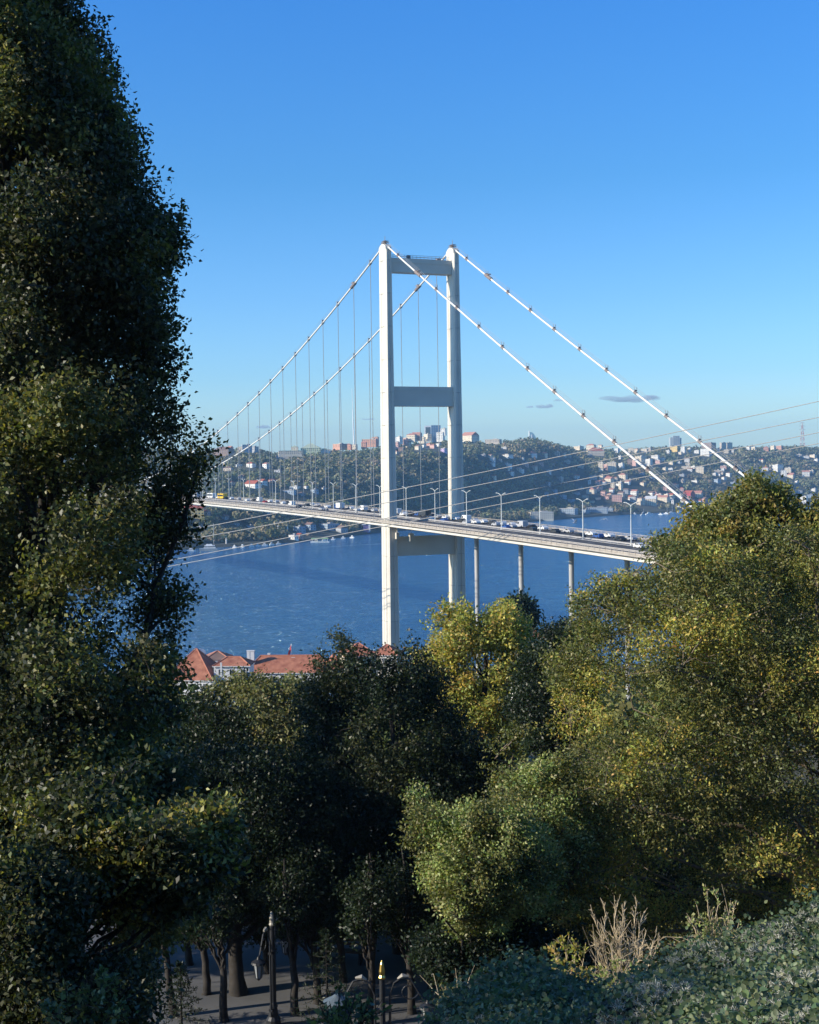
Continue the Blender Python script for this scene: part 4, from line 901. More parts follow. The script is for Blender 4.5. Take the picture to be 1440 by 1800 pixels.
def tree(name, label, poly, D, thick, foot, fD, top, nleaf, L, pal, seed, per=26, sig=.45, wd=.55, gap=.42, gsc=1.6, Re=120, tr=.3, cat='tree', group=None, bark=None, trunk_top=None, holes=(), bare=0, m=LEAF, up=.35, cjit=.18, hang=0., palsc=2.5, foot_z=None, pal2=None, inset=7, jag=22):
    rng = np.random.default_rng(seed); P = np.array(poly, float); lo = P.min(0); hi = P.max(0); bark = bark or BARK
    nc = nleaf//per; cx, cy, out, dep = [], [], [], []; got = 0; C_ = np.zeros((0, 3)); E_ = np.zeros(0)
    while got < nc:
        x = rng.uniform(lo[0], hi[0], 6000); y = rng.uniform(lo[1], hi[1], 6000); jx = (fbm(x/34., y/34., seed+40, 3)-.47)*2.6*jag; jy = (fbm(x/34.+50, y/34., seed+50, 3)-.47)*2.6*jag; xq, yq = x+jx, y+jy; ok = inpoly(xq, yq, poly)
        for (hx0, hy0, hx1, hy1) in holes: ok &= ~((x > hx0) & (x < hx1) & (y > hy0) & (y < hy1))
        x, y = x[ok], y[ok]; e_ = edged(xq[ok], yq[ok], poly)-inset; x, y, e_ = x[e_ > 0], y[e_ > 0], e_[e_ > 0]; u = rng.uniform(-1, 1, len(x)); u = np.sign(u)*np.abs(u)**.6
        q = np.sqrt(np.clip(e_/Re, 0.02, 1)); d = D+thick*u*q
        pts = unproj(x, y, d); nz_ = .62*noise3(pts, gsc, seed)+.38*noise3(pts, gsc*2.6, seed+21); keep = nz_ > gap-.12*(1-q)*0
        C_ = np.concatenate([C_, pts[keep]]); E_ = np.concatenate([E_, (u*q)[keep]]); got = len(C_)
    C_ = C_[:nc]
    fx = unproj(np.array([foot]), np.array([900.]), np.array([fD]))[0]; fz = float(near_z(fx[0], fD)) if foot_z is None else foot_z; base = np.array([fx[0], fD, fz-.2])
    r = empty(name, base.tolist(), label=label, cat=cat, group=group)
    tp = unproj(np.array([top[0]]), np.array([top[1]]), np.array([D]))[0]
    H = tp[2]-base[2]; nt_ = 14; t = np.linspace(0, 1, nt_); TP = base+(tp-base)*np.stack([t**1.2, t**1.2, t], 1); TP[1:-1, :2] += np.cumsum(rng.normal(size=(nt_-2, 2))*H*.006, 0)
    TR = tr*(1-t)**.8+.03; TR[0] *= 1.35
    segs = [(TP[i], TP[i+1], TR[i], TR[i+1]) for i in range(nt_-1)]; nodes = [TP[i] for i in range(3, nt_)]; nr = [TR[i] for i in range(3, nt_)]
    # limbs
    nl = min(len(C_)//8, 34); ends = C_[rng.choice(len(C_), nl, replace=False)]
    for e_ in ends:
        hz = base[2]+np.clip((e_[2]-base[2])*rng.uniform(.45, .75), H*.22, H*.95); k = int(np.argmin(np.abs(TP[:, 2]-hz))); p0 = TP[k]
        Q = curve(p0, e_, rng.uniform(-.03, .06)*H, 7, rng, .02*np.linalg.norm(e_-p0)); r0 = max(TR[k]*.42, tr*.16); rr = np.linspace(r0, min(.03, r0*.6), 8)
        segs += [(Q[i], Q[i+1], rr[i], rr[i+1]) for i in range(7)]; nodes += list(Q[1:]); nr += list(rr[1:])
    def attach(pts, n_seg, r1, r0max):
        ND = np.array(nodes); NR = np.array(nr); new = []
        for p in pts:
            dd = np.linalg.norm(ND-p, axis=1)+np.maximum(0, ND[:, 2]-p[2])*1.2; k = int(np.argmin(dd)); Q = curve(ND[k], p, .05*dd[k], n_seg, rng, .06*dd[k]); r0 = min(NR[k]*.6, r0max)
            rr = np.linspace(max(r0, r1), r1, n_seg+1); new.append((Q, rr))
            for i in range(n_seg): segs.append((Q[i], Q[i+1], rr[i], rr[i+1]))
        for Q, rr in new: nodes.extend(Q[1:]); nr.extend(rr[1:])
    sub = C_[rng.choice(len(C_), min(len(C_)//2, 260), replace=False)]; attach(sub, 4, .014, .05)
    nt2 = min(len(C_), 1600); tw = C_[rng.choice(len(C_), nt2, replace=False)]; attach(tw, 3, .007, .02)
    b_ = np.array(base)
    segs = [(a-b_, b-b_, c, d) for a, b, c, d in segs]
    segs_mesh('trunk', segs, bark, r, 6)
    # leaves
    n = len(C_)*per; cen = np.repeat(C_, per, 0); ax_c = np.array([TP[:, 0].mean(), TP[:, 1].mean(), 0])
    outv = C_-np.array([ax_c[0], ax_c[1], 0]); outv[:, 2] = 0; outv /= np.linalg.norm(outv, axis=1, keepdims=True)+1e-6; br = outv+unit(len(C_), rng)*.7+np.array([0, 0, up]); br /= np.linalg.norm(br, axis=1, keepdims=True)
    brr = np.repeat(br, per, 0); al = rng.uniform(-1, 1, (n, 1))*sig*1.5; pos = cen+brr*al+rng.normal(size=(n, 3))*sig*.42
    Ax = brr*.7+unit(n, rng)*1.0+np.array([0, 0, -hang]); Nn = unit(n, rng)+np.array([0, 0, .25])+brr*.55; Nn /= np.linalg.norm(Nn, axis=1, keepdims=True)
    grp = (noise3(C_, palsc, seed+4)*40).astype(int); col = palcol(pal, n, rng, np.repeat(grp+rng.integers(0, 2, len(C_)), per), cjit)
    if pal2:
        m2 = np.repeat(noise3(C_, pal2[1], seed+9) > pal2[2], per); c2 = palcol(pal2[0], n, rng, None, .2); col[m2] = c2[m2]
    Ls = L*rng.uniform(.65, 1.2, n)
    add_leaves('crown', pos-b_, Nn, Ax, Ls, wd, col, m, r)
    return r
BIG = [(-330, -420), (-60, -420), (50, -300), (95, -70), (128, 5), (165, 60), (185, 110), (190, 150), (215, 215), (240, 262), (252, 330), (262, 372), (290, 362), (312, 378), (318, 430), (302, 480), (276, 478), (280, 540), (296, 590), (304, 640), (300, 700), (322, 742), (352, 735), (372, 800), (352, 850), (330, 870), (322, 900), (330, 955), (305, 985), (315, 1020), (338, 1050), (340, 1085), (318, 1110), (296, 1150), (300, 1200), (330, 1290), (230, 1420), (60, 1500), (-90, 1500), (-120, 800), (-150, 450)]
tree('lime_tree', 'towering dark broadleaf tree filling the left edge from top to bottom', BIG, 29, 4.2, 90, 29.5, (20, -400), 380000, .115, 'lime', 11, per=24, sig=.26, gap=.472, gsc=1.0, Re=190, tr=.32, pal2=('olive', 1.0, .565), wd=.6, inset=6, jag=27, cjit=.32)  # olive clumps: leaf tone that also paints in the pale highlights
LOWL = [(-100, 1130), (60, 1180), (170, 1250), (300, 1330), (340, 1420), (335, 1560), (300, 1640), (250, 1700), (225, 1790), (215, 1900), (-100, 1900)]
tree('lime_tree', 'dark lower tree behind the sunlit bough at the bottom left', LOWL, 27, 2.2, 40, 27, (60, 1180), 110000, .115, 'olive', 12, per=22, sig=.28, gap=.45, gsc=.9, Re=160, tr=.2, holes=[(112, 1598, 202, 1696)], pal2=('lime', 1.5, .48))
tree('lime_tree', 'sunlit olive-green spreading tree low at the left, nearest the viewpoint', [(50, 1440), (95, 1395), (150, 1390), (190, 1340), (250, 1350), (320, 1360), (372, 1410), (388, 1480), (360, 1560), (300, 1600), (230, 1570), (150, 1540), (80, 1500)], 19.5, 1.5, -60, 20.5, (190, 1400), 46000, .10, 'lime', 41, per=22, sig=.24, gap=.50, gsc=.6, Re=110, tr=.1, jag=60, inset=0, pal2=('autumn', .8, .50), cjit=.3)
tree('laurel_tree', 'dark leafy evergreen bush filling the bottom left corner', [(-80, 1470), (40, 1500), (110, 1540), (160, 1570), (110, 1600), (112, 1690), (170, 1700), (245, 1680), (250, 1740), (232, 1850), (200, 1950), (-80, 1950)], 18, 1.3, 30, 18.5, (-60, 1500), 60000, .085, 'lime', 42, per=24, sig=.24, gap=.42, gsc=.7, Re=90, tr=.1, jag=26, inset=0, pal2=('olive', .9, .57))
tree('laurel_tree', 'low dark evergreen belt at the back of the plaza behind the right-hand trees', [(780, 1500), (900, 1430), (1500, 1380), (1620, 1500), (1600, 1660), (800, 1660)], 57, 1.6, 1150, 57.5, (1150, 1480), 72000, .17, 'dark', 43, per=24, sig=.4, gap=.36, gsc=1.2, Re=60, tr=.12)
tree('broadleaf_tree', 'rounded grey-green tree just below the red roofed houses', [(318, 1225), (350, 1205), (400, 1188), (450, 1182), (500, 1192), (545, 1196), (590, 1240), (600, 1330), (560, 1480), (430, 1560), (330, 1500), (300, 1330)], 62, 3.2, 430, 62, (440, 1200), 70000, .17, 'sage', 13, per=26, sig=.36, gap=.42, gsc=1.4, Re=90, pal2=('dark', 3., .55), tr=.2)
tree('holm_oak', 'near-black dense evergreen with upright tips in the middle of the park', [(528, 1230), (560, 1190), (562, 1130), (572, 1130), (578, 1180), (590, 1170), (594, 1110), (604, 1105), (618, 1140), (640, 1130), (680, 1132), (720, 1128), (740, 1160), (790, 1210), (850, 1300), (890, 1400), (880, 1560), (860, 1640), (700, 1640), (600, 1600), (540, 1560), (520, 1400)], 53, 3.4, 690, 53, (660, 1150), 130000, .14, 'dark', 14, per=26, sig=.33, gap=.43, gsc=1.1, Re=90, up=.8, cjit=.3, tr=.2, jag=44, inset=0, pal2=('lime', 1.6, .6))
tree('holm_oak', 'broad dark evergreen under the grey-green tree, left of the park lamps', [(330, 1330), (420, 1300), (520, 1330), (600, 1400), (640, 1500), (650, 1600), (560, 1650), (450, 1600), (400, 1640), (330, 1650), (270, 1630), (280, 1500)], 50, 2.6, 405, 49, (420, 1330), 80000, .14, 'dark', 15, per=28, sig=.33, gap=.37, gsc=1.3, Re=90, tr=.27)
tree('maple_tree', 'bright yellow-green autumn tree in front of the right tower leg', [(725, 1150), (730, 1100), (745, 1085), (770, 1070), (780, 1050), (800, 1068), (815, 1048), (835, 1078), (868, 1062), (895, 1068), (925, 1100), (945, 1130), (958, 1200), (940, 1290), (880, 1340), (800, 1320), (745, 1230)], 74, 3.2, 845, 74, (840, 1085), 42000, .2, 'yellow', 16, per=22, sig=.38, gap=.43, gsc=1.3, Re=80, up=1.3, cjit=.25)
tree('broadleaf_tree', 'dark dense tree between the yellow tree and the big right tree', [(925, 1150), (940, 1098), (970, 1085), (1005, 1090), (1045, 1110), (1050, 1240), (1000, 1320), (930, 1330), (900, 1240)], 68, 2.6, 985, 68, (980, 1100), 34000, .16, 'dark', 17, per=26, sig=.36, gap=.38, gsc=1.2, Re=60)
RIGHT = [(980, 1180), (990, 1130), (1010, 1060), (1035, 1040), (1065, 1022), (1110, 1005), (1140, 975), (1165, 945), (1190, 930), (1240, 940), (1300, 960), (1380, 930), (1440, 930), (1620, 900), (1900, 1000), (1950, 1300), (1850, 1690), (1440, 1690), (1330, 1690), (1180, 1720), (1040, 1730), (940, 1680), (900, 1600), (870, 1440), (860, 1330), (900, 1280), (975, 1240)]
tree('cherry_tree', 'huge spreading olive-green tree with autumn yellow and painted sunlit clumps filling the right side', RIGHT, 46, 4.6, 1480, 47, (1450, 960), 380000, .12, 'olive', 18, per=26, sig=.28, gap=.485, gsc=.95, Re=150, tr=.26, pal2=('yellow', 1.1, .575), wd=.48, bark=TWIG, jag=40, cjit=.38, inset=2)  # yellow clumps are autumn leaves that also paint in sunlit patches
tree('maple_tree', 'sunlit olive treetop rising behind the big right tree below the far cable', [(1165, 985), (1185, 925), (1215, 890), (1245, 885), (1262, 862), (1300, 862), (1330, 842), (1375, 838), (1392, 870), (1412, 905), (1420, 960), (1430, 1180), (1230, 1180)], 58, 2.6, 1310, 58, (1310, 870), 60000, .18, 'autumn', 19, per=26, sig=.33, gap=.42, gsc=1.2, Re=70, pal2=('olive', 2., .5))
tree('maple_tree', 'second sunlit treetop at the right edge beyond the big right tree', [(1395, 960), (1405, 900), (1435, 872), (1490, 850), (1600, 850), (1660, 920), (1640, 1180), (1380, 1180)], 57, 2.4, 1520, 57, (1510, 880), 44000, .18, 'autumn', 20, per=26, sig=.33, gap=.42, gsc=1.2, Re=70, pal2=('olive', 2., .45))
tree('broadleaf_tree', 'fresh light green small tree catching sun in the centre right foreground', [(690, 1452), (712, 1442), (738, 1462), (732, 1402), (746, 1388), (762, 1425), (792, 1440), (815, 1408), (838, 1432), (872, 1398), (905, 1392), (925, 1440), (962, 1452), (950, 1500), (985, 1530), (950, 1570), (958, 1612), (905, 1600), (880, 1652), (838, 1622), (800, 1668), (778, 1615), (738, 1622), (748, 1570), (712, 1545), (735, 1505), (702, 1490)], 39.5, 2.4, 850, 40, (820, 1440), 70000, .10, 'fresh', 21, per=22, sig=.24, gap=.50, gsc=.7, Re=60, tr=.12, jag=30, inset=-4, pal2=('olive', .7, .52), cjit=.3)
tree('broadleaf_tree', 'pale green sunlit crown merging into the big right tree, right of the light green tree', [(850, 1470), (870, 1390), (900, 1350), (960, 1330), (1010, 1380), (1060, 1470), (1050, 1580), (980, 1640), (900, 1600)], 43, 2.2, 930, 43, (940, 1380), 36000, .11, 'fresh', 44, per=24, sig=.28, gap=.46, gsc=.9, Re=80, tr=.12, jag=40, inset=0, pal2=('olive', 1.1, .5))
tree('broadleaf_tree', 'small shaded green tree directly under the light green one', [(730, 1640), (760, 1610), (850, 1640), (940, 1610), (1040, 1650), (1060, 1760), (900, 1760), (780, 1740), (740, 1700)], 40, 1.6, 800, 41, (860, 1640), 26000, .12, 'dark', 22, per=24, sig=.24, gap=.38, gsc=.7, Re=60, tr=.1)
tree('stone_pine', 'small round-topped pine on the slope behind the yellow tree', [(862, 1105), (872, 1075), (890, 1058), (912, 1052), (928, 1060), (936, 1082), (932, 1108), (915, 1130), (880, 1130)], 190, 3.5, 902, 190, (902, 1062), 9000, .6, 'sage', 23, per=24, sig=.8, gap=.36, gsc=4, Re=25, tr=.3, pal2=('dark', 6., .5), palsc=6)
# unseen trees added left of the frame to shade the park and thicket
tree('lime_tree', 'tall unseen shade tree added outside the left edge, behind the tallest lime', [(-800, 1400), (-820, 980), (-700, 800), (-520, 760), (-360, 850), (-320, 1100), (-340, 1400), (-560, 1500)], 48, 3.6, -560, 48, (-560, 800), 22000, .3, 'dark', 32, per=26, sig=.8, gap=.36, gsc=2., Re=200, tr=.4, group='unseen shade trees left of the view')
tree('lime_tree', 'tall unseen shade tree added outside the left edge, nearest the viewpoint', [(-4400, 1700), (-4450, 700), (-3800, 300), (-3000, 300), (-2500, 800), (-2400, 1900), (-3300, 2200)], 8.5, 2.2, -3300, 8.5, (-3300, 340), 26000, .16, 'dark', 33, per=26, sig=.4, gap=.34, gsc=1.2, Re=500, tr=.3, group='unseen shade trees left of the view')

# ------------------------------------------------------------------ near slope woodland below the park, hidden mostly by the park trees
def near_sampler(rng, n):
    x = rng.uniform(-170, 260, n); y = rng.uniform(84, 540, n); z = near_z(x, y); rad = rng.uniform(2.6, 4.6, n)
    lim = CAMZ-.129*y-rad*2.1; px, py = proj(x, y, z+rad*2); ok = (z+rad*1.9 < CAMZ-.135*y)
    ok &= ~((y > 340) & (y < 470) & (x < 5) & (x > -90))
    for s_ in COL_S: a, b, _ = bp(s_, 14, 0); ok &= np.hypot(x-a, y-b) > 7
    for w_ in (0, 28): a, b, _ = bp(0, w_, 0); ok &= np.hypot(x-a, y-b) > 12
    return x[ok], y[ok], z[ok], rad[ok], rng.integers(0, 9, n)[ok]
woodland('slope_woodland', 9, 2000, near_sampler, 1, 230, qs=.33, pal='olive', kind='stuff', label='wooded slope falling from the park down to the near shore', cat='woodland')

# ------------------------------------------------------------------ red-roofed houses by the near shore
def roofed(name, lab, px0, px1, pyr, pye, D, dep, rot, wallc, roofc, zg=None, hip=.5, extra=None):
    """px0..px1 width, pyr ridge, pye eaves"""
    a = at((px0+px1)/2, pye, D); k = D/F; Wd = (px1-px0)*k; r = empty(name, (a.x, D+dep/2, float(near_z(a.x, D))), rot, label=lab, cat='house', group='red roofed houses on the near shore')
    ze = a.z-r.location.z; rh = (pye-pyr)*k*1.0; b = MB(); b.box((0, 0, ze/2-1), (Wd-.8, dep-.8, ze+2)); b.build('wall', wallc, r)
    b = MB(); x, y = Wd/2, dep/2; kx = max(.2, x-y*hip*2) if x > y else .2
    b.add([(-x, -y, ze), (x, -y, ze), (x, y, ze), (-x, y, ze), (-kx, 0, ze+rh), (kx, 0, ze+rh)], [(0, 1, 5, 4), (2, 3, 4, 5), (1, 2, 5), (3, 0, 4), (0, 3, 2, 1)])
    ro = b.build('roof', roofc, r)
    b = MB(); b.tube([(-kx, 0, ze+rh+.05), (kx, 0, ze+rh+.05)], .16, 6)
    for sx_ in (-1, 1):
        for sy in (-1, 1): b.tube([(sx_*kx, 0, ze+rh+.05), (sx_*x, sy*y, ze+.05)], .15, 6)
    b.build('ridge_tile', mat('ridge_terracotta', (.50, .20, .12), .8), ro)
    b = MB()
    for sy in (-1, 1): b.box((0, sy*(y-.05), ze-.12), (Wd, .18, .24))
    b.build('gutter', mat('gutter_white', (.7, .7, .68)), r)
    n = max(2, int(Wd/3)); 
    for i in range(n):
        u = (i+.5)/n*(Wd-1.5)-(Wd-1.5)/2
        for z in (ze-1.7, ze-4.8):
            if z > 0: b = MB(); b.box((u, -dep/2+.38, z), (1.1, .14, 1.5)); w = b.build('window', WIN, r); b = MB(); b.box((u, -dep/2+.36, z-.85), (1.4, .3, .14)); b.box((u, -dep/2+.3, z), (.08, .06, 1.5)); b.build('window_frame', mat('gutter_white', (.7, .7, .7)), w)
    return r, ze, rh, k
RT, t_, p_ = newmat('terracotta_tiles'); wv = t_.nodes.new('ShaderNodeTexWave'); wv.inputs['Scale'].default_value = 3.2; wv.inputs['Distortion'].default_value = .4; tcn = t_.nodes.new('ShaderNodeTexCoord'); t_.links.new(tcn.outputs['Object'], wv.inputs[0])
nz = t_.nodes.new('ShaderNodeTexNoise'); nz.inputs['Scale'].default_value = .6; nz.inputs['Detail'].default_value = 6; t_.links.new(tcn.outputs['Object'], nz.inputs[0]); r_ = t_.nodes.new('ShaderNodeValToRGB'); t_.links.new(nz.outputs[0], r_.inputs[0])
r_.color_ramp.elements[0].position = .3; r_.color_ramp.elements[1].position = .72; r_.color_ramp.elements[0].color = (.36, .12, .07, 1); r_.color_ramp.elements[1].color = (.60, .26, .16, 1); t_.links.new(r_.outputs[0], p_.inputs['Base Color']); p_.inputs['Roughness'].default_value = .9
bm_ = t_.nodes.new('ShaderNodeBump'); bm_.inputs['Distance'].default_value = .08; t_.links.new(wv.outputs[0], bm_.inputs['Height']); t_.links.new(bm_.outputs[0], p_.inputs['Normal'])
WL = mat('lime_wash', (.72, .72, .72), .9, var=.06, scale=.4)
roofed('house', 'steep red hipped roof house half hidden by the big left tree', 292, 386, 1146, 1196, 395, 15, -.2, WL, RT, hip=.32)
r2, ze, rh, k = roofed('house', 'pale blue-grey walled house with low red roof and two chimneys', 374, 442, 1158, 1171, 396, 9, -.05, WL, RT, hip=.4)
r3, ze3, rh3, k3 = roofed('house', 'long red-roofed building with flagpole and white chimneys', 430, 586, 1157, 1183, 410, 13, -.06, WL, RT, hip=.3)
roofed('house', 'dark brown roofed house behind the steep red roof', 352, 404, 1149, 1162, 425, 12, .1, WL, roofm('brown'))
roofed('house', 'orange roofed cream house glimpsed through the treetops below the tower', 598, 660, 1134, 1154, 450, 12, .2, wallm('cream'), RT)
roofed('house', 'small white house with red roof at the foot of the tower', 655, 705, 1136, 1152, 470, 10, -.2, wallm('white'), RT)
roofed('house', 'small red roofed house with white parapet left of the evergreen tips', 572, 600, 1153, 1176, 405, 9, .2, wallm('white'), RT)
roofed('house', 'white house glimpsed between the yellow tree and the dark tree', 905, 948, 1100, 1122, 300, 9, .3, wallm('white'), RT)
for px, pt, pb, lab in ((437, 1142, 1160, 'left one of the paired white chimneys'), (444, 1144, 1162, 'right one of the paired white chimneys')): pass
def roof_thing(parent, px, ptop, pbot, D, wpx, name, m):
    a = at(px, pbot, D); k = D/F; b = MB(); H = (pbot-ptop)*k+1.2; b.box((0, 0, H/2-1.2), (wpx*k, wpx*k*.8, H)); b.box((0, 0, H-1.15), (wpx*k*1.25, wpx*k, .2)); o = b.build(name, m, parent)
    Mi = Matrix.Translation(parent.location) @ Matrix.Rotation(parent.rotation_euler.z, 4, 'Z'); o.location = Mi.inverted() @ Vector(a); return o
for px, w in ((437, 5), (444, 6.5)): roof_thing(r3, px, 1144, 1160, 414, w, 'chimney', WL)
roof_thing(r3, 473, 1149, 1160, 418, 4, 'chimney', WL); roof_thing(r3, 516, 1156, 1164, 416, 5, 'chimney', WL); roof_thing(r2, 389, 1166, 1182, 394, 3, 'downpipe', WL)
a = at(512.5, 1162, 417); r = empty('flagpole', a, label='white flagpole with a small red flag on the long red-roofed building', cat='flagpole'); k = 417/F
b = MB(); b.tube([(0, 0, -2), (0, 0, 30*k)], [.16, .1], 6); b.build('pole', mat('mast_white', (.8, .8, .8)), r)
fl = empty('flag', a+Vector((0, -.2, 0)), label='red flag with white crescent and star, hanging from the white flagpole', cat='flag'); b = MB(); v = []
for i in range(7):
    u = i/6; x = -.1-u*5.*k; y = math.sin(u*5)*.25; v += [(x, y, 28*k-u*2.2), (x, y, 19*k-u*3.2)]
b.add(v, [(2*i, 2*i+1, 2*i+3, 2*i+2) for i in range(6)]); fo = b.build('cloth', mat('flag_red', (.55, .02, .03), .8, var=.05), fl)
b = MB(); cx_, cz_ = -2.4*k, 22*k
v = [(cx_+math.cos(t)*.34, -.32, cz_+math.sin(t)*.34) for t in np.linspace(.7, 5.6, 12)]+[(cx_+.08+math.cos(t)*.26, -.32, cz_+math.sin(t)*.26) for t in np.linspace(5.5, .8, 12)]
b.add(v, [(i, i+1, 22-i, 23-i) for i in range(11)]); b.add([(cx_+.42+(.13 if i % 2 == 0 else .05)*math.cos(i*math.pi/5), -.32, cz_+(.13 if i % 2 == 0 else .05)*math.sin(i*math.pi/5)) for i in range(10)], [tuple(range(10))]); b.build('crescent_and_star', mat('flag_white', (.8, .8, .8)), fo)
r = empty('satellite_dish', at(354, 1153, 424), label='white satellite dish on the dark brown roof', cat='satellite dish'); b = MB(); b.lathe([(.05, 0), (.8, .15), (1.3, .5), (1.28, .54), (.7, .22), (.05, .1)], n=16); o = b.build('dish', WL, r); o.rotation_euler = (1.2, 0, .4); o.location = (0, 0, .8); b = MB(); b.tube([(0, 0, -2), (0, 0, .8)], .1, 5); b.build('mount', WL, r)

# ------------------------------------------------------------------ park furniture in the shade
def gp(px, D): x = unproj(np.array([px]), np.array([1740.]), np.array([D]))[0][0]; return Vector((x, D, float(near_z(x, D))+.02))
def park_lamp(px, ptop, D, rz, lab, fm=None):
    g = gp(px, D); zt = at(px, ptop, D).z; H = zt-g.z; r = empty('park_lamp', g, rz, label=lab, cat='park lamp', group='ornate park lamps on the plaza')
    b = MB(); b.lathe([(.24, 0), (.24, .25), (.17, .35), (.12, .7), (.085, .8), (.075, H-.55), (.08, H-.5)], n=12)
    for sg in (-1, 1): b.tube([(sg*.2, 0, .4), (sg*.2, 0, H-1.3)], .035, 6)
    for z in (.6, H-1.35): b.box((0, 0, z), (.5, .12, .07))
    b.build('post', BLACK, r)
    b = MB(); b.lathe([(.085, H-.5), (.10, H-.45), (.075, H-.4), (.085, H-.3), (.05, H-.1), (.03, H-.06), (.012, H)], n=10); b.build('finial', fm or GOLD, r)
    for sg in (-1, 1):
        b = MB(); P = [(.2, H-1.35), (.2, H-.95), (.32, H-.62), (.55, H-.48), (.78, H-.55), (.95, H-.85), (1.1, H-1.1), (1.2, H-1.16)]
        b.tube([(sg*x, 0, z) for x, z in P], .03, 6); sp_ = [(.72+.28*math.cos(t)*(1-t/9), H-.85-.28*math.sin(t)*(1-t/9)) for t in np.linspace(0, 5.2, 14)]; b.tube([(sg*x, 0, z) for x, z in sp_], .018, 5)
        b.build('scroll_arm', BLACK, r)
        b = MB(); b.tube([(sg*.42, 0, H-.52), (sg*.55, 0, H-.44), (sg*.72, 0, H-.46)], [.03, .07, .03], 6); b.build('leaf_ornament', mat('pale_bronze', (.35, .33, .28), .5), r)
        c = (sg*1.22, 0, H-1.62); b = MB(); b.lathe([(.03, .5), (.06, .42), (.22, .34), (.24, .28), (.17, .26)], c, 12); b.lathe([(.10, -.18), (.02, -.26)], c, 8)
        for q in range(6): an = q*math.pi/3; b.tube([(c[0]+math.cos(an)*.16, math.sin(an)*.16, c[2]+.27), (c[0]+math.cos(an)*.10, math.sin(an)*.10, c[2]-.18)], .012, 4)
        ln = b.build('lantern', BLACK, r); b = MB(); b.lathe([(.09, -.17), (.145, .25)], c, 6); b.build('lantern_glass', mat('frosted_glass', (.25, .27, .28), .3), ln)
park_lamp(672, 1688, 38, .05, 'nearest ornate double lamp with gilt finial and scrolled arms')
park_lamp(480, 1600, 46, 1.3, 'ornate double lamp seen edge-on farther back, left of the nearest lamp', mat('pale_bronze', (.35, .33, .28), .5))
def bench(px, D, rz, lab):
    r = empty('park_bench', gp(px, D), rz, label=lab, cat='bench'); b = MB()
    for i in range(4): b.box((0, -.18+.12*i, .45), (1.7, .09, .035))
    b.build('seat', mat('bench_wood', (.10, .06, .04), .7), r); b = MB(); [b.box((0, .28+.03*i, .62+.13*i), (1.7, .03, .09)) for i in range(3)]; b.build('backrest', mat('bench_wood', (.1, .06, .04)), r)
    for sx_ in (-.75, .75): b = MB(); b.box((sx_, 0, .22), (.06, .45, .44)); b.box((sx_, .31, .65), (.05, .05, .5)); b.build('leg', BLACK, r)
bench(600, 52, -.2, 'dark wooden bench in deep shade behind the nearest lamp')
def bin_(px, D, lab, c=(.03, .04, .05), nm='planter', cat='planter'):
    r = empty(nm, gp(px, D), .2, label=lab, cat=cat); b = MB(); b.lathe([(.24, 0), (.34, .5), (.38, .55), (.38, .62), (.32, .62), (.30, .5)], n=14); b.build('pot', mat('pot_'+nm, c, .6), r)
    rng = np.random.default_rng(4); n = 260; p = unit(n, rng)*rng.uniform(.1, .38, (n, 1))+[0, 0, .85]; add_leaves('plant', p, unit(n, rng), unit(n, rng), rng.uniform(.08, .14, n), .5, palcol('olive', n, rng), LEAF, r)
bin_(515, 42, 'dark round planter with low shrub at the bottom edge of the plaza'); bin_(770, 45, 'round planter under the small green tree')
# ornamental urn on pedestal near the bottom edge
g = gp(592, 33); r = empty('stone_urn', g, label='dark lidded iron urn standing on a pedestal at the bottom edge', cat='urn'); zt = at(592, 1748, 33).z-g.z
b = MB(); b.box((0, 0, (zt-1.)/2), (.4, .4, zt-1.)); b.build('pedestal', BLACK, r); b = MB(); b.lathe([(.1, zt-1.), (.2, zt-.8), (.22, zt-.4), (.3, zt-.22), (.33, zt-.16), (.12, zt-.05), (.05, zt)], n=14); b.build('bowl', mat('weathered_iron', (.10, .13, .15), .5), r)
for i, (px, D, c_) in enumerate(((432, 58.5, 'black'), (527, 58, 'dark grey'))):
    o = copy_tree(protos['hatchback']); o.location = gp(px, D); o.rotation_euler = (0, 0, 1.1+.5*i)
    for ch in o.children:
        if ch.name.startswith('body'): ch.material_slots[0].link = 'OBJECT'; ch.material_slots[0].material = mat('car_paint_'+c_.replace(' ', '_'), PAINT[c_])
    o['label'] = '%s hatchback parked in shade behind the plaza, %s of two' % (c_, 'left' if i == 0 else 'right'); o['category'] = 'car'; o['group'] = 'cars parked in the park'
# slim understorey trunks with sparse crowns
for i, (px, D, tpx, tpy, lab) in enumerate(((285, 47, 268, 1500, 'slim leaning trunk tree, leftmost in the shaded plaza'), (345, 49, 345, 1480, 'thin straight tree between the leaning trunk and the thick one'), (545, 48, 548, 1450, 'thin tree right of the farther lamp'), (590, 50, 585, 1430, 'thin tree left of the nearest lamp'), (712, 47, 706, 1430, 'thin straight tree right of the nearest lamp'), (745, 49, 752, 1440, 'slightly leaning thin tree right of the nearest lamp'), (505, 47, 500, 1450, 'bent thin tree beside the farther lamp'), (640, 46, 650, 1440, 'thin tree just behind the nearest lamp'), (318, 52, 322, 1500, 'thin shaded tree close left of the thick trunk'), (455, 51, 452, 1500, 'thin shaded tree close right of the thick trunk'), (562, 52.5, 566, 1480, 'thin far tree between the two lamps'), (770, 52, 772, 1480, 'thin tree at the back of the plaza, rightmost of the slim trunks'), (378, 46.5, 372, 1500, 'slim dark tree just in front of the thick trunk'))):
    tree('young_tree', lab, [(tpx-50, 1560), (tpx, 1500), (tpx+50, 1550), (tpx+52, 1620), (tpx+20, 1655), (tpx-45, 1650)], D, 1.1, px, D, (tpx, tpy+60), 3600, .13, 'dark', 60+i, per=24, sig=.3, gap=.36, gsc=.8, Re=50, tr=.13, group='thin park trees on the plaza')
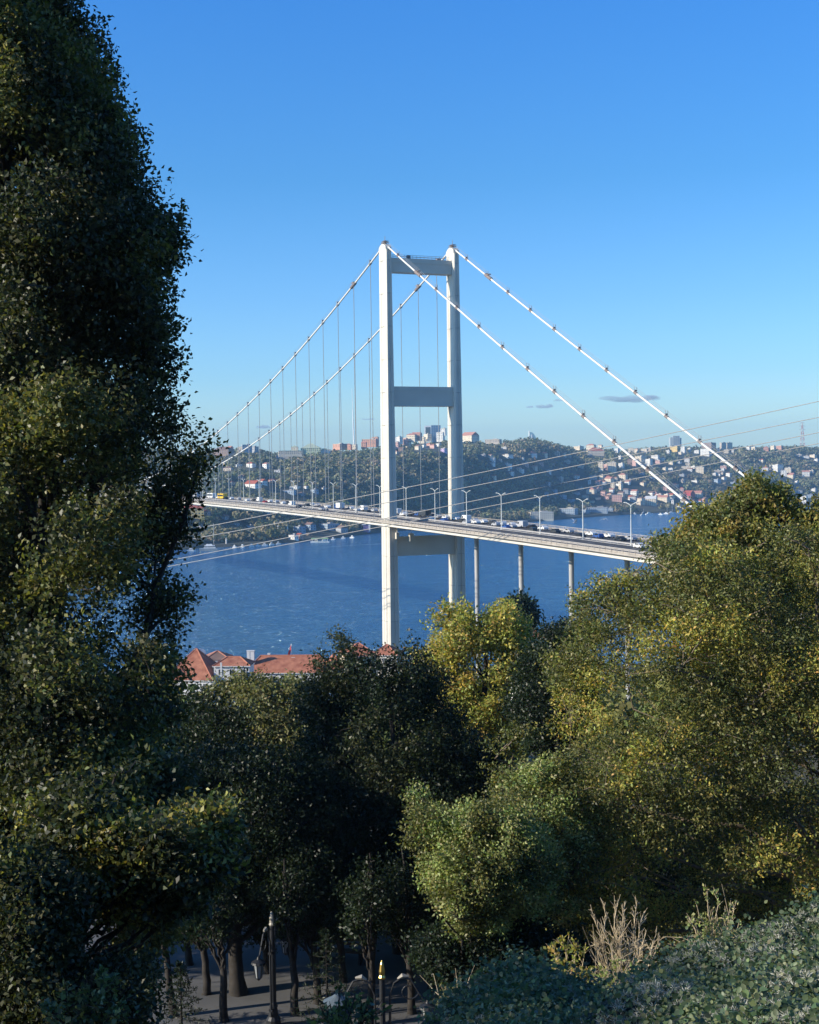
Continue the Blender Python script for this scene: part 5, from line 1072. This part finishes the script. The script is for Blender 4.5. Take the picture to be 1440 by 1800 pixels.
# small conifer sapling
def conifer(px, D, ptop, lab, seed):
    g = gp(px, D); H = at(px, ptop, D).z-g.z; rng = np.random.default_rng(seed); r = empty('conifer_sapling', g, label=lab, cat='tree'); segs = [(np.array([0, 0, 0.]), np.array([0, 0, H]), .05, .01)]; P = []; A = []
    for i in range(60):
        z = H*(.12+.85*i/60); an = i*2.4; ln = (H-z)*.42+.1; e_ = np.array([math.cos(an)*ln, math.sin(an)*ln, z-.05*ln]); segs.append((np.array([0, 0, z]), e_, .014, .004))
        for j in range(26): t = rng.uniform(.15, 1); P.append(np.array([0, 0, z])*(1-t)+e_*t); A.append(e_/np.linalg.norm(e_)*.6+rng.normal(size=3)*.6)
    segs_mesh('trunk', segs, BARK, r, 5); P = np.array(P); add_leaves('needles', P, unit(len(P), rng), np.array(A), rng.uniform(.08, .16, len(P)), .25, palcol('dark', len(P), rng), LEAF, r)
conifer(575, 45, 1630, 'small dark layered conifer sapling behind the nearest lamp', 1); conifer(318, 46, 1690, 'little conifer sapling beside the thick trunk', 2)

# ------------------------------------------------------------------ foreground thicket on the bank
rng = np.random.default_rng(77)
HP = [(740, 1960), (745, 1830), (770, 1775), (800, 1745), (860, 1715), (910, 1700), (960, 1722), (1030, 1745), (1080, 1745), (1130, 1715), (1180, 1690), (1230, 1668), (1285, 1650), (1312, 1612), (1360, 1592), (1420, 1582), (1480, 1545), (1640, 1500), (1700, 1960)]
tx = np.array([740, 860, 910, 1040, 1180, 1290, 1360, 1440, 1640]); ty = np.array([1800, 1712, 1698, 1745, 1690, 1650, 1595, 1575, 1500])
def hsample(n):
    X_, Y_ = [], []
    while len(X_) < n:
        x = rng.uniform(740, 1700, 4000); y = rng.uniform(1500, 1960, 4000); ok = inpoly(x, y, HP); X_ += list(x[ok]); Y_ += list(y[ok])
    x = np.array(X_[:n]); y = np.array(Y_[:n]); top = np.interp(x, tx, ty); f_ = np.clip((y-top)/(1960-top), 0, 1); d = 14.5-6.5*f_**.8+rng.normal(size=n)*.12
    return unproj(x, y, d), f_
root = empty('climber_thicket', (4.2, 11, float(near_z(4.2, 11))), label='grey-green thicket of climbing vines with fluffy seed heads covering the bottom right', cat='thicket'); rl = np.array(root.location)
Cc, f_ = hsample(5200); bmp = (noise3(Cc, .55, 3)-.5)*1.8+(noise3(Cc, 1.5, 5)-.5)*2.2; Cc = Cc-np.array([0, 1, -.5])[None]*(bmp*0)[:, None]; Cc[:, 2] += bmp*.35; per = 34; n = len(Cc)*per
pos = np.repeat(Cc, per, 0)+rng.normal(size=(n, 3))*[.12, .12, .08]; Nn = unit(n, rng)*.8+np.array([0, -.35, .8]); Nn /= np.linalg.norm(Nn, axis=1, keepdims=True)
PAL['vine'] = [(.085, .13, .065), (.12, .165, .08), (.06, .10, .052), (.16, .19, .09)]
add_hex('foliage', pos-rl, Nn, unit(n, rng)+np.array([0, -.2, -.5]), rng.uniform(.022, .06, n), .8, palcol('vine', n, rng, None, .2), LEAF, root)
Sc, f_ = hsample(7000); keep = noise3(Sc, .6, 8) > .455; Sc = Sc[keep]; Sc[:, 2] += ((noise3(Sc, .55, 3)-.5)*1.8+(noise3(Sc, 1.5, 5)-.5)*2.2)*.35; Sc = Sc+np.array([0, -.10, .09]); per = 26; n = len(Sc)*per; u = unit(n, rng); u[:, 2] = np.abs(u[:, 2])*.9
add_leaves('seed_heads', np.repeat(Sc, per, 0)-rl+u*.012, unit(n, rng), u, rng.uniform(.035, .06, n), .12, np.clip(np.array([.42, .43, .38])*(1+rng.normal(size=(n, 1))*.15), 0, 1), FOREST, root)
segs = []
for i in range(260):
    a = Cc[rng.integers(len(Cc))]-rl; b_ = a+np.array([rng.normal()*.35, rng.normal()*.3, -rng.uniform(.1, .5)]); segs.append((b_, a, .008, .005)); segs.append((b_-np.array([0, 0, 1.2]), b_, .014, .008))
segs_mesh('stems', segs, BARK, root, 4)
# dense dark mass below the leaves
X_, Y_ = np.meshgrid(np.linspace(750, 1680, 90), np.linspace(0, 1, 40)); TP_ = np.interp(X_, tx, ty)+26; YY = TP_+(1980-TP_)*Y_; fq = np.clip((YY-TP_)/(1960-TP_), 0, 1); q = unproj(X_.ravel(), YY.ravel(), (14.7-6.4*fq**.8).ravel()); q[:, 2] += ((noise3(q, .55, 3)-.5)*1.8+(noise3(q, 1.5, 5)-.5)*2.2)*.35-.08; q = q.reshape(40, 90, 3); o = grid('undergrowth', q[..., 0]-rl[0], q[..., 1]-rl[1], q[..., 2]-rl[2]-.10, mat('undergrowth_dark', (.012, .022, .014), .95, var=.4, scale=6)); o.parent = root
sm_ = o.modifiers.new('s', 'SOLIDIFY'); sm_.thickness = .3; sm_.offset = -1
# bare sunlit shrub and leafy sprigs rising from the thicket
def shrub(name, lab, foot, D, tips, col_m, seed, leaves=0, pal='fresh', L=.05, spread=40, r0=.016, sub=7, cat='shrub', foot_dz=-.5):
    rng = np.random.default_rng(seed); b0 = unproj(np.array([foot[0]]), np.array([foot[1]]), np.array([D]))[0]+[0, 0, foot_dz*0]; r = empty(name, (b0[0], b0[1], b0[2]), label=lab, cat=cat); segs = []; LP = []; LA = []
    gz_ = float(near_z(b0[0], b0[1])); segs.append((np.array([0, 0, min(-.3, gz_-b0[2])]), np.zeros(3), r0*1.6, r0*1.3))
    for (x, y) in tips:
        e_ = unproj(np.array([x]), np.array([y]), np.array([D+rng.uniform(-.5, .5)]))[0]-b0; Q = curve(np.zeros(3), e_, .0, 7, rng, .02); rr = np.linspace(r0, .003, 8)
        segs += [(Q[i], Q[i+1], rr[i], rr[i+1]) for i in range(7)]
        for j in range(sub*2):
            t = rng.uniform(.25, .97); i = min(6, int(t*7)); p = Q[i]+(Q[i+1]-Q[i])*(t*7-i); dr = (Q[i+1]-Q[i]); dr = dr/np.linalg.norm(dr)+rng.normal(size=3)*.55; ln = rng.uniform(.08, .3)*(1.2-t); q2 = p+dr*ln; segs.append((p, q2, .0055, .003))
            for k_ in range(2): d2 = dr+rng.normal(size=3)*.6; p3 = p+dr*ln*rng.uniform(.3, .9); segs.append((p3, p3+d2*ln*.6, .0036, .002))
            if leaves:
                for k_ in range(leaves): LP.append(p+dr*ln*rng.uniform(.2, 1)+rng.normal(size=3)*.02); LA.append(dr+rng.normal(size=3)*.7)
    segs_mesh('branches', segs, col_m, r, 4)
    if leaves: LP = np.array(LP); n = len(LP); add_leaves('foliage', LP, unit(n, rng)+[0, -.2, .4], np.array(LA), rng.uniform(.6, 1.2, n)*L, .6, palcol(pal, n, rng, None, .2), LEAF, r)
STRAW = mat('straw_stem', (.50, .41, .27), .85, var=.2, scale=6)
shrub('dried_shrub', 'bare straw-coloured bush of upright twigs rising from the vines', (1090, 1775), 17.5, [(1038, 1590), (1060, 1584), (1080, 1574), (1098, 1586), (1120, 1582), (1136, 1600), (1048, 1650), (1132, 1655), (1090, 1620)], STRAW, 5, leaves=0, sub=13, r0=.007)
shrub('dried_shrub', 'single leaning dry stem right of the bare straw-coloured bush', (1125, 1745), 17, [(1155, 1628), (1160, 1650)], STRAW, 6, sub=4, r0=.01)
shrub('leafy_shrub', 'light green leafy bush at the foot of the bare straw-coloured bush', (1090, 1800), 16.8, [(1060, 1700), (1085, 1690), (1110, 1700), (1075, 1720), (1100, 1715), (1045, 1730), (1125, 1725)], STRAW, 7, leaves=7, L=.06, pal='fresh')
shrub('leafy_shrub', 'tall wispy green bush with reddish stems right of the bare bush', (1262, 1720), 18.5, [(1225, 1590), (1240, 1555), (1255, 1570), (1275, 1600), (1290, 1590), (1215, 1620), (1300, 1620), (1235, 1630)], STRAW, 8, leaves=7, L=.055, pal='fresh')
shrub('leafy_shrub', 'low pale green bush between the two taller bushes', (1215, 1740), 18, [(1190, 1690), (1205, 1672), (1225, 1670), (1240, 1690), (1180, 1705)], STRAW, 9, leaves=10, L=.05, pal='fresh')
shrub('leafy_shrub', 'small yellow-green bush left of the bare straw-coloured bush', (1005, 1760), 18, [(970, 1660), (990, 1650), (1015, 1655), (1035, 1670), (1040, 1700), (980, 1690)], STRAW, 10, leaves=8, L=.06, pal='yellow')
shrub('leafy_shrub', 'small cream-tipped bush at the left end of the vines', (805, 1810), 15.5, [(780, 1745), (798, 1738), (815, 1745), (830, 1760), (775, 1770)], STRAW, 11, leaves=9, L=.045, pal='sage')
shrub('leafy_shrub', 'teal-green leafy sprig in the bottom left corner', (150, 1830), 11, [(110, 1755), (140, 1740), (178, 1712), (200, 1735), (215, 1765), (90, 1775), (165, 1760)], BARK, 12, leaves=12, L=.06, pal='vine')
shrub('leafy_shrub', 'small green sprig in front of the iron urn', (610, 1830), 12, [(590, 1775), (615, 1770), (640, 1780), (575, 1790)], BARK, 13, leaves=8, L=.07, pal='vine')

# ------------------------------------------------------------------ haze
HZ, t_, p_ = newmat('haze_air'); t_.nodes.remove(p_); pv = t_.nodes.new('ShaderNodeVolumePrincipled'); pv.inputs['Color'].default_value = (.34, .64, 1.0, 1); pv.inputs['Density'].default_value = .000092; pv.inputs['Anisotropy'].default_value = .1
t_.links.new(pv.outputs[0], t_.nodes['Material Output'].inputs['Volume'])
b = MB(); b.box((0, 3900, 166), (15600, 9700, 352)); o = b.build('haze', HZ); tag(o, kind='stuff')
